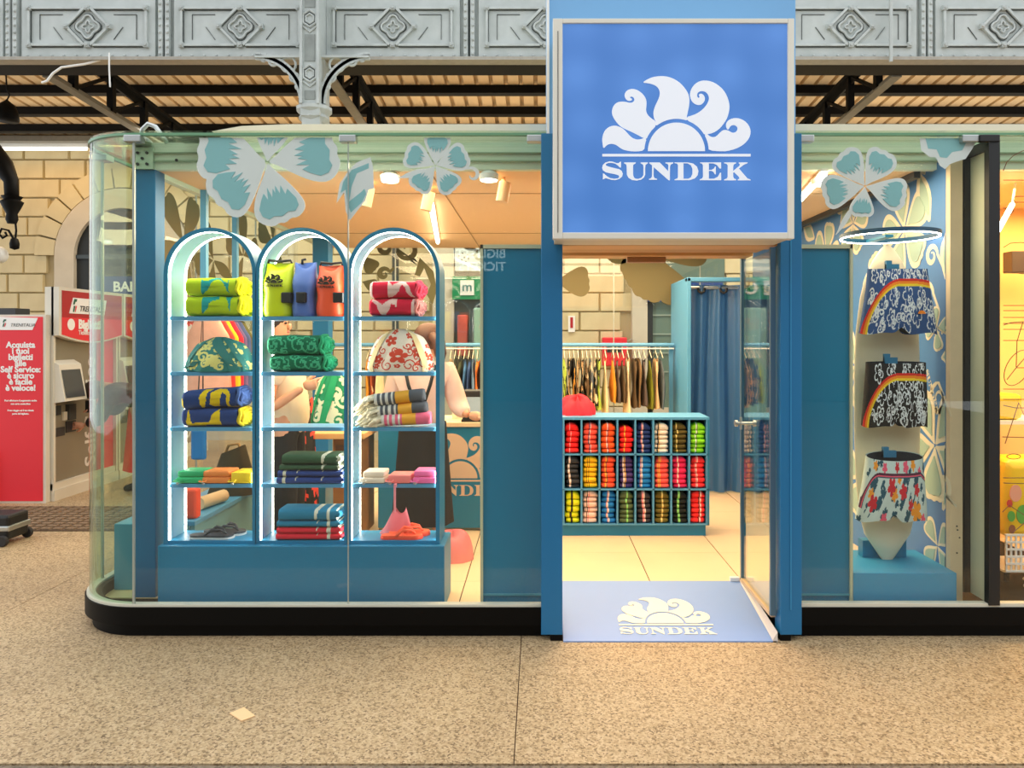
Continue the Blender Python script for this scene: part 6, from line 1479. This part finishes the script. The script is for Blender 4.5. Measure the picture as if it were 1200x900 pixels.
ln([(1178, 520), (1194, 472), (1206, 500)]); ln([(1176, 475), (1190, 478), (1210, 478)]); ln([(1175, 512), (1210, 513)])
m.tube([N_(1193+16*math.cos(2*PI*i/24)+3*math.sin(2*PI*i/24), 431-20*math.sin(2*PI*i/24)-6*math.cos(2*PI*i/24)) for i in range(24)], .0022, 5, True)
m.tube([N_(1188+8*math.cos(2*PI*i/20), 535+3*math.sin(2*PI*i/20)) for i in range(20)], .0022, 5, True)
ln([(1176, 560), (1240, 560)]); ln([(1176, 566), (1240, 568)]); ln([(1175, 600), (1183, 592), (1210, 610)]); ln([(1186, 625), (1210, 605)])
m.build('lines', LINE, t)
YN = .55; kn = (YN+D)/F; Q = lambda x, y: (sx(x, YN), H-(y-PY)*kn)
t = thing('yellow_suitcase', 'yellow suitcase with coloured spots behind the right edge glass', 'suitcase', (2.75, YN, .55))
a = Q(1176, 538); b = Q(1240, 632)
MB().cbox(a[0], b[0], YN, YN+.25, b[1], a[1], .06).build('shell', YS_, t, .8)
for nm, (x, y, r_), c_ in (('pink_spot', (1190, 578, .035), (244, 170, 140)), ('green_spot', (1185, 605, .022), (90, 170, 60)), ('green_spot', (1199, 603, .04), (130, 180, 50)), ('red_spot', (1183, 590, .016), (214, 60, 40)), ('brown_spot', (1186, 620, .018), (140, 80, 40))):
    MB().prism([(Q(x, y)[0]+r_*math.cos(2*PI*i/16), Q(x, y)[1]+r_*1.4*math.sin(2*PI*i/16)) for i in range(16)], ((0, YN-.0, 0), (1, 0, 0), (0, 0, 1)), .003).build(nm, mat('spot_'+nm, c_, .4), t)
tag(MB().cbox(Q(1176, 500)[0], Q(1240, 500)[0], YN+.3, YN+.6, 1.0, 1.16, .03).build('yellow_bag', YS_), 'second yellow bag on the shelf behind the right edge glass', 'bag')
tag(MB().box(2.31, 3.2, YN+.28, YN+.9, .975, .998).build('display_shelf', WHITE), 'white shelf under the second yellow bag', 'shelf')
t = thing('white_basket', 'white slatted basket under the yellow suitcase', 'basket', (2.75, YN, .3))
z1 = Q(1180, 626)[1]; z0 = Q(1180, 668)[1]
for i in range(14): MB().box(a[0]+.028*i, a[0]+.028*i+.010, YN-.02, YN-.012, z0, z1).build('slat', WHITE, t)
for i in range(6): MB().box(a[0], b[0], YN-.024, YN-.010, z0+(z1-z0)*i/5-.005, z0+(z1-z0)*i/5+.005).build('rail', WHITE, t)
MB().box(a[0], b[0], YN-.012, YN+.28, z0-.012, z0).build('base', WHITE, t)
for i in range(3): MB().box(a[0]+.02+.15*i, a[0]+.04+.15*i, YN+.01, YN+.03, FZ, z0-.012).build('foot', BLACK, t)
m = MB()
for k in range(5):
    m.tube([(a[0]+.01+RN.uniform(0, .25), YN-.1+RN.uniform(-.08, .1), FZ+.012+.01*k+.012*math.sin(i*2.1+k)) if i == 0 else (a[0]+.02+.045*i+RN.uniform(-.02, .02), YN-.1+RN.uniform(-.1, .1), FZ+.015+.012*k) for i in range(8)], .008, 6)
tag(m.build('cable_heap', CREAM, smooth=True), 'tangle of pale cables on the floor behind the right edge glass', 'cable')
tag(MB().cbox(sx(1186, 1.2), sx(1240, 1.2), 1.2, 1.3, H+(PY-319)*(1.2+D)/F, H+(PY-294)*(1.2+D)/F, .005).build('wall_speaker', mat('speaker_brown', (70, 50, 34), .5)), 'dark brown wall speaker in the neighbouring unit', 'speaker')
t = thing('ceiling_tube', 'white LED tube in the neighbouring unit at the right edge', 'lamp', (2.6, .7, 2.38))
MB().cyl((2.46, .35, 2.0), (2.75, .6, 2.28), .014, n=8).build('tube', TUBE, t); MB().cyl((2.75, .6, 2.28), (2.8, .65, 2.415), .006, n=6).build('wire', WHITE, t)

# ================================================================== PEOPLE
HAIRB = mat('hair_brown', (84, 46, 26), .5, noise=.4, nscale=60); HAIRD = mat('hair_dark', (44, 28, 22), .5, noise=.3, nscale=60)
def hand(parent, wrist, d, up, mt, curlv=.35, s=1.0):
    d = Vector(d).normalized(); up = Vector(up).normalized(); side = d.cross(up).normalized(); w = Vector(wrist)
    V = [w, w+d*.045*s, w+d*.085*s]; E = [(0, 1), (1, 2)]; Rr = [(.020*s, .026*s), (.017*s, .036*s), (.014*s, .034*s)]
    for k, (o, L_) in enumerate(((-.028, .065), (-.009, .078), (.010, .072), (.028, .055))):
        b = len(V); q_ = w+d*.085*s+side*o*s
        V += [q_, q_+d*L_*.4*s-up*L_*.1*curlv*s, q_+d*L_*.75*s-up*L_*.45*curlv*s, q_+d*L_*s-up*L_*.9*curlv*s]
        E += [(2, b), (b, b+1), (b+1, b+2), (b+2, b+3)]; Rr += [.010*s, .0095*s, .009*s, .007*s]
    b = len(V); V += [w+d*.03*s-side*.03*s, w+d*.06*s-side*.052*s-up*.01*s, w+d*.088*s-side*.056*s-up*.02*s]; E += [(1, b), (b, b+1), (b+1, b+2)]; Rr += [.013*s, .011*s, .009*s]
    return skin('hand', V, E, Rr, mt, parent, 1)
def face(parent, c, fwd, mt):
    """eyes, nose, mouth and ears on a head centred at c looking along fwd"""
    f_ = Vector(fwd).normalized(); sd = f_.cross(Vector((0, 0, 1))).normalized(); up = sd.cross(f_); c = Vector(c)
    MB().ell(c+f_*.098-up*.012, (.014, .014, .022), 8, 6).build('nose', mt, parent, True)
    for s_ in (-1, 1):
        MB().ell(c+f_*.083+sd*.032*s_+up*.008, (.011, .011, .008), 8, 6).build('eye', mat('eye_dark', (40, 28, 22), .3), parent, True)
        MB().ell(c+sd*.078*s_-up*.005, (.014, .018, .028), 8, 6).build('ear', mt, parent, True)
    MB().ell(c+f_*.085-up*.048, (.018, .018, .006), 8, 5).build('mouth', mat('lip', (176, 90, 84), .5), parent, True)
def person(label, loc, J, mats, fwd, hair, hairfn, shirt_r=1.0, sleeve='short', skirt=None, legs=True):
    """J: joints pelvis, waist, chest, neck, head, (l/r) sh, el, wr, hip, knee, ank, toe"""
    t = thing('person', label, 'person', loc)
    names = ['pelvis', 'waist', 'chest', 'neck', 'jaw', 'head', 'crown']
    V = [Vector(J[n]) for n in names[:4]]; hd = Vector(J['head']); f_ = Vector(fwd).normalized()
    nd = (hd-V[3]).normalized()
    V += [hd-nd*.05+f_*.02, hd+nd*.02, hd+nd*.09]
    E = [(i, i+1) for i in range(6)]; Rr = [(.125, .105), (.11, .09), (.13, .1), .05, .068, .088, .055]
    for s_ in ('l', 'r'):
        b = len(V); V += [Vector(J[s_+'sh']), Vector(J[s_+'el']), Vector(J[s_+'wr'])]; E += [(2, b), (b, b+1), (b+1, b+2)]; Rr += [.052, .038, .024]
        b = len(V); V += [Vector(J[s_+'hip']), Vector(J[s_+'kn']), Vector(J[s_+'an']), Vector(J[s_+'toe'])]; E += [(0, b), (b, b+1), (b+1, b+2), (b+2, b+3)]; Rr += [.08, .055, .038, .03]
    skin('body', V, E, Rr, SKIN, t, 2)
    # top
    V2 = [Vector(J['pelvis'])-Vector((0, 0, .10 if sleeve == 'short' else .03)), Vector(J['waist']), Vector(J['chest']), Vector(J['chest'])*.35+Vector(J['neck'])*.65]
    E2 = [(0, 1), (1, 2), (2, 3)]; R2_ = [(.15, .125), (.14, .115), (.15, .12), (.075, .07)]
    for s_ in ('l', 'r'):
        b = len(V2); sh, el, wr = Vector(J[s_+'sh']), Vector(J[s_+'el']), Vector(J[s_+'wr'])
        if sleeve == 'short': V2 += [sh, sh*.45+el*.55]; E2 += [(2, b), (b, b+1)]; R2_ += [.075, .065]
        else: V2 += [sh, el, el*.15+wr*.85]; E2 += [(2, b), (b, b+1), (b+1, b+2)]; R2_ += [.085, .07, .05]
    skin('top', V2, E2, [tuple(x*shirt_r for x in r_) if isinstance(r_, tuple) else r_*shirt_r for r_ in R2_], mats[0], t, 2)
    if skirt:
        zt, zb, r0, r1 = skirt; cx, cy = J['pelvis'][0], J['pelvis'][1]
        MB().grid(lambda a, b: (cx+(r0+(r1-r0)*b)*math.cos(2*PI*a)*(1+.05*math.sin(12*PI*a)*b)+(J['lan'][0]+J['ran'][0]-2*cx)*.5*b, cy+(r0*.8+(r1*.8-r0*.8)*b)*math.sin(2*PI*a)*(1+.05*math.sin(12*PI*a)*b), zt+(zb-zt)*b), 48, 14, wrapu=True).build('skirt', mats[1], t, True)
    else:
        V3 = [Vector(J['pelvis'])+Vector((0, 0, .06)), Vector(J['pelvis'])]; E3 = [(0, 1)]; R3 = [(.135, .115), (.14, .12)]
        for s_ in ('l', 'r'):
            b = len(V3); V3 += [Vector(J[s_+'hip']), Vector(J[s_+'kn']), Vector(J[s_+'an'])+Vector((0, 0, .04))]; E3 += [(1, b), (b, b+1), (b+1, b+2)]; R3 += [.1, .082, .075]
        skin('trousers', V3, E3, R3, mats[1], t, 2)
    for s_ in ('l', 'r'):
        an, to = Vector(J[s_+'an']), Vector(J[s_+'toe']); skin('shoe', [an-(to-an)*.25, an*.5+to*.5, to], [(0, 1), (1, 2)], [(.042, .04), (.042, .04), (.035, .03)], mats[2], t, 1)
    face(t, hd+nd*.01, f_, SKIN)
    hairfn(t, hd, nd, f_)
    return t
def hair_cap(t, hd, nd, f_, mt, tail=None):
    r3 = (f_*-1).to_track_quat('Y', 'Z').to_matrix()
    m_ = MB(); m_.ell(hd+nd*.035-f_*.02, (.098, .105, .095), 16, 10, rot=r3)
    h = m_.build('hair', mt, t, True)
    if tail: MB().tube(tail[0], tail[1], 10).build('ponytail', mt, h, True)
def jit(base, d): return tuple(Vector(base)+Vector(d))
# 1: beige shirt, seen through second arch, facing right
bx_, by_ = -1.62, 1.02
J = dict(pelvis=(bx_, by_, .96), waist=(bx_, by_, 1.10), chest=(bx_-.01, by_, 1.30), neck=(bx_-.03, by_, 1.46), head=(bx_-.06, by_-.02, 1.59),
         lsh=(bx_-.05, by_+.15, 1.38), lel=(bx_-.08, by_+.18, 1.12), lwr=(bx_+.0, by_+.2, .9), rsh=(bx_-.02, by_-.16, 1.38), rel=(bx_-.04, by_-.2, 1.06), rwr=(bx_+.17, by_-.18, 1.2),
         lhip=(bx_, by_+.09, .93), lkn=(bx_+.02, by_+.1, .55), lan=(bx_, by_+.1, FZ+.07), ltoe=(bx_+.16, by_+.1, FZ+.03), rhip=(bx_, by_-.09, .93), rkn=(bx_+.03, by_-.09, .55), ran=(bx_+.01, by_-.09, FZ+.07), rtoe=(bx_+.17, by_-.09, FZ+.03))
P1 = person('person in a beige shirt and black trousers holding up the green floral bag', (bx_, by_, FZ), J, (T_('shirt_beige', (240, 220, 190)), G('trousers_black', (16, 15, 14)), BLACK), (1, 0, -.1), HAIRD, lambda t, hd, nd, f_: hair_cap(t, hd, nd, f_, HAIRD), shirt_r=1.18)
hand(P1, J['rwr'], (.9, 0, .25), (0, -1, .2), SKIN, .9); hand(P1, J['lwr'], (.2, 0, -.9), (0, 1, 0), SKIN, .4)
gt = [(a, b, c, d) for a, b, c, d in tf]
def green_bag_cls(a, b): r_ = fil(a, b, gt); return 1 if (r_ is not None and r_ > .12) or curl(a, b, ts, .028) else 0
gb = floral_bag('green bag with cream flowers held up by the person in beige', 363, 412, 1.29, .95, [T_('bag_green', (30, 142, 92)), T_('bag_creamflower', (236, 232, 190))], green_bag_cls, mat('strap_green', (10, 150, 90), .7), [sdn(.44, .30), sdn(.30, .22)], Yc=.86, top=.7)
# 2: pink top, brown pony tail, back to camera
bx_, by_ = -.775, 1.22
J = dict(pelvis=(bx_, by_, .88), waist=(bx_, by_, 1.02), chest=(bx_, by_, 1.2), neck=(bx_+.01, by_+.0, 1.36), head=(bx_+.03, by_+.03, 1.48),
         lsh=(bx_-.17, by_, 1.28), lel=(bx_-.22, by_+.02, 1.02), lwr=(bx_-.1, by_+.2, .95), rsh=(bx_+.17, by_, 1.28), rel=(bx_+.24, by_, 1.04), rwr=(bx_+.31, by_-.10, 1.0),
         lhip=(bx_-.09, by_, .86), lkn=(bx_-.1, by_+.02, .5), lan=(bx_-.1, by_, FZ+.07), ltoe=(bx_-.1, by_+.16, FZ+.03), rhip=(bx_+.09, by_, .86), rkn=(bx_+.1, by_+.02, .5), ran=(bx_+.1, by_, FZ+.07), rtoe=(bx_+.1, by_+.16, FZ+.03))
tail = ([(bx_+.07, by_-.07, 1.52), (bx_+.12, by_-.12, 1.48), (bx_+.135, by_-.13, 1.40), (bx_+.14, by_-.12, 1.33)], [.03, .045, .04, .012])
P2 = person('person with a brown ponytail in a pale pink top and black skirt at the counter', (bx_, by_, FZ), J, (T_('top_pink', (238, 200, 186)), G('skirt_black', (24, 20, 16)), BLACK), (.1, 1, 0), HAIRB, lambda t, hd, nd, f_: hair_cap(t, hd, nd, f_, HAIRB, tail), sleeve='long', skirt=(.95, .28, .155, .2))
hand(P2, J['rwr'], (.9, -.25, -.05), (0, -.3, 1), SKIN, .8)
hand(P2, J['lwr'], (.3, .9, 0), (0, 0, 1), SKIN, .6)
MB().tube([(bx_-.1, by_-.125, 1.33), (bx_-.07, by_-.145, 1.2), (bx_-.02, by_-.14, 1.05)], .012, 6).tube([(bx_+.1, by_-.125, 1.33), (bx_+.07, by_-.145, 1.2), (bx_+.02, by_-.14, 1.05)], .012, 6).build('apron_strap', BLACK, P2, True)
# 3: bending at the ticket machine
bx_, by_ = -3.93, 3.64
J = dict(pelvis=(bx_+.02, by_, .80), waist=(bx_-.06, by_, .92), chest=(bx_-.20, by_-.01, 1.0), neck=(bx_-.34, by_-.03, 1.03), head=(bx_-.45, by_-.04, 1.0),
         lsh=(bx_-.24, by_+.15, .98), lel=(bx_-.32, by_+.1, .78), lwr=(bx_-.40, by_-.02, .80), rsh=(bx_-.24, by_-.17, .96), rel=(bx_-.30, by_-.22, .72), rwr=(bx_-.46, by_-.2, .67),
         lhip=(bx_+.02, by_+.08, .78), lkn=(bx_, by_+.09, .44), lan=(bx_+.02, by_+.1, .07), ltoe=(bx_-.14, by_+.1, .03), rhip=(bx_+.02, by_-.08, .78), rkn=(bx_-.01, by_-.09, .44), ran=(bx_+.02, by_-.09, .07), rtoe=(bx_-.14, by_-.1, .03))
P3 = person('person in a black padded jacket and red skirt bending at the ticket machine', (bx_, by_, 0), J, (mat('jacket_black', (24, 26, 24), .5, noise=.3, nscale=40, bump=.5, bscale=30), G('skirt_red', (240, 58, 40)), BLACK), (-1, 0, -.25), HAIRD, lambda t, hd, nd, f_: hair_cap(t, hd, nd, f_, HAIRD), sleeve='long', skirt=(.84, .2, .15, .2))
hand(P3, J['rwr'], (-.95, 0, -.1), (0, -1, .2), SKIN, .5); hand(P3, J['lwr'], (-.7, -.6, .2), (0, 0, 1), SKIN, .8)
tag(MB().cbox(bx_-.50, bx_-.42, by_-.13, by_-.11, .78, .90, .006).build('phone', BLACK), 'dark phone in the hand of the bending person', 'phone')

# ================================================================== BEHIND THE CAMERA (seen only as reflection)
struct(MB().box(-14, 14, -14.4, -14, 0, 7.5).build('wall_front', mat('concourse_wall', (112, 106, 98), .8)), 'concourse wall opposite the shop')
t = thing('concourse_sign', 'lit ticket office words on the wall opposite the shop, seen as reflection', 'sign', (-2, -14, 3.1))
SGE = mat('sign_glow', (220, 240, 240), .5, emit=2.5)
for s_, z in (('BIGLIETTI', 3.44), ('TICKETS', 3.13)):
    o = text(s_, .30, SGE, t, (-.80, -13.98, z), align='LEFT', bold=.006); basis_rot(o, (-1, 0, 0), (0, 0, 1))
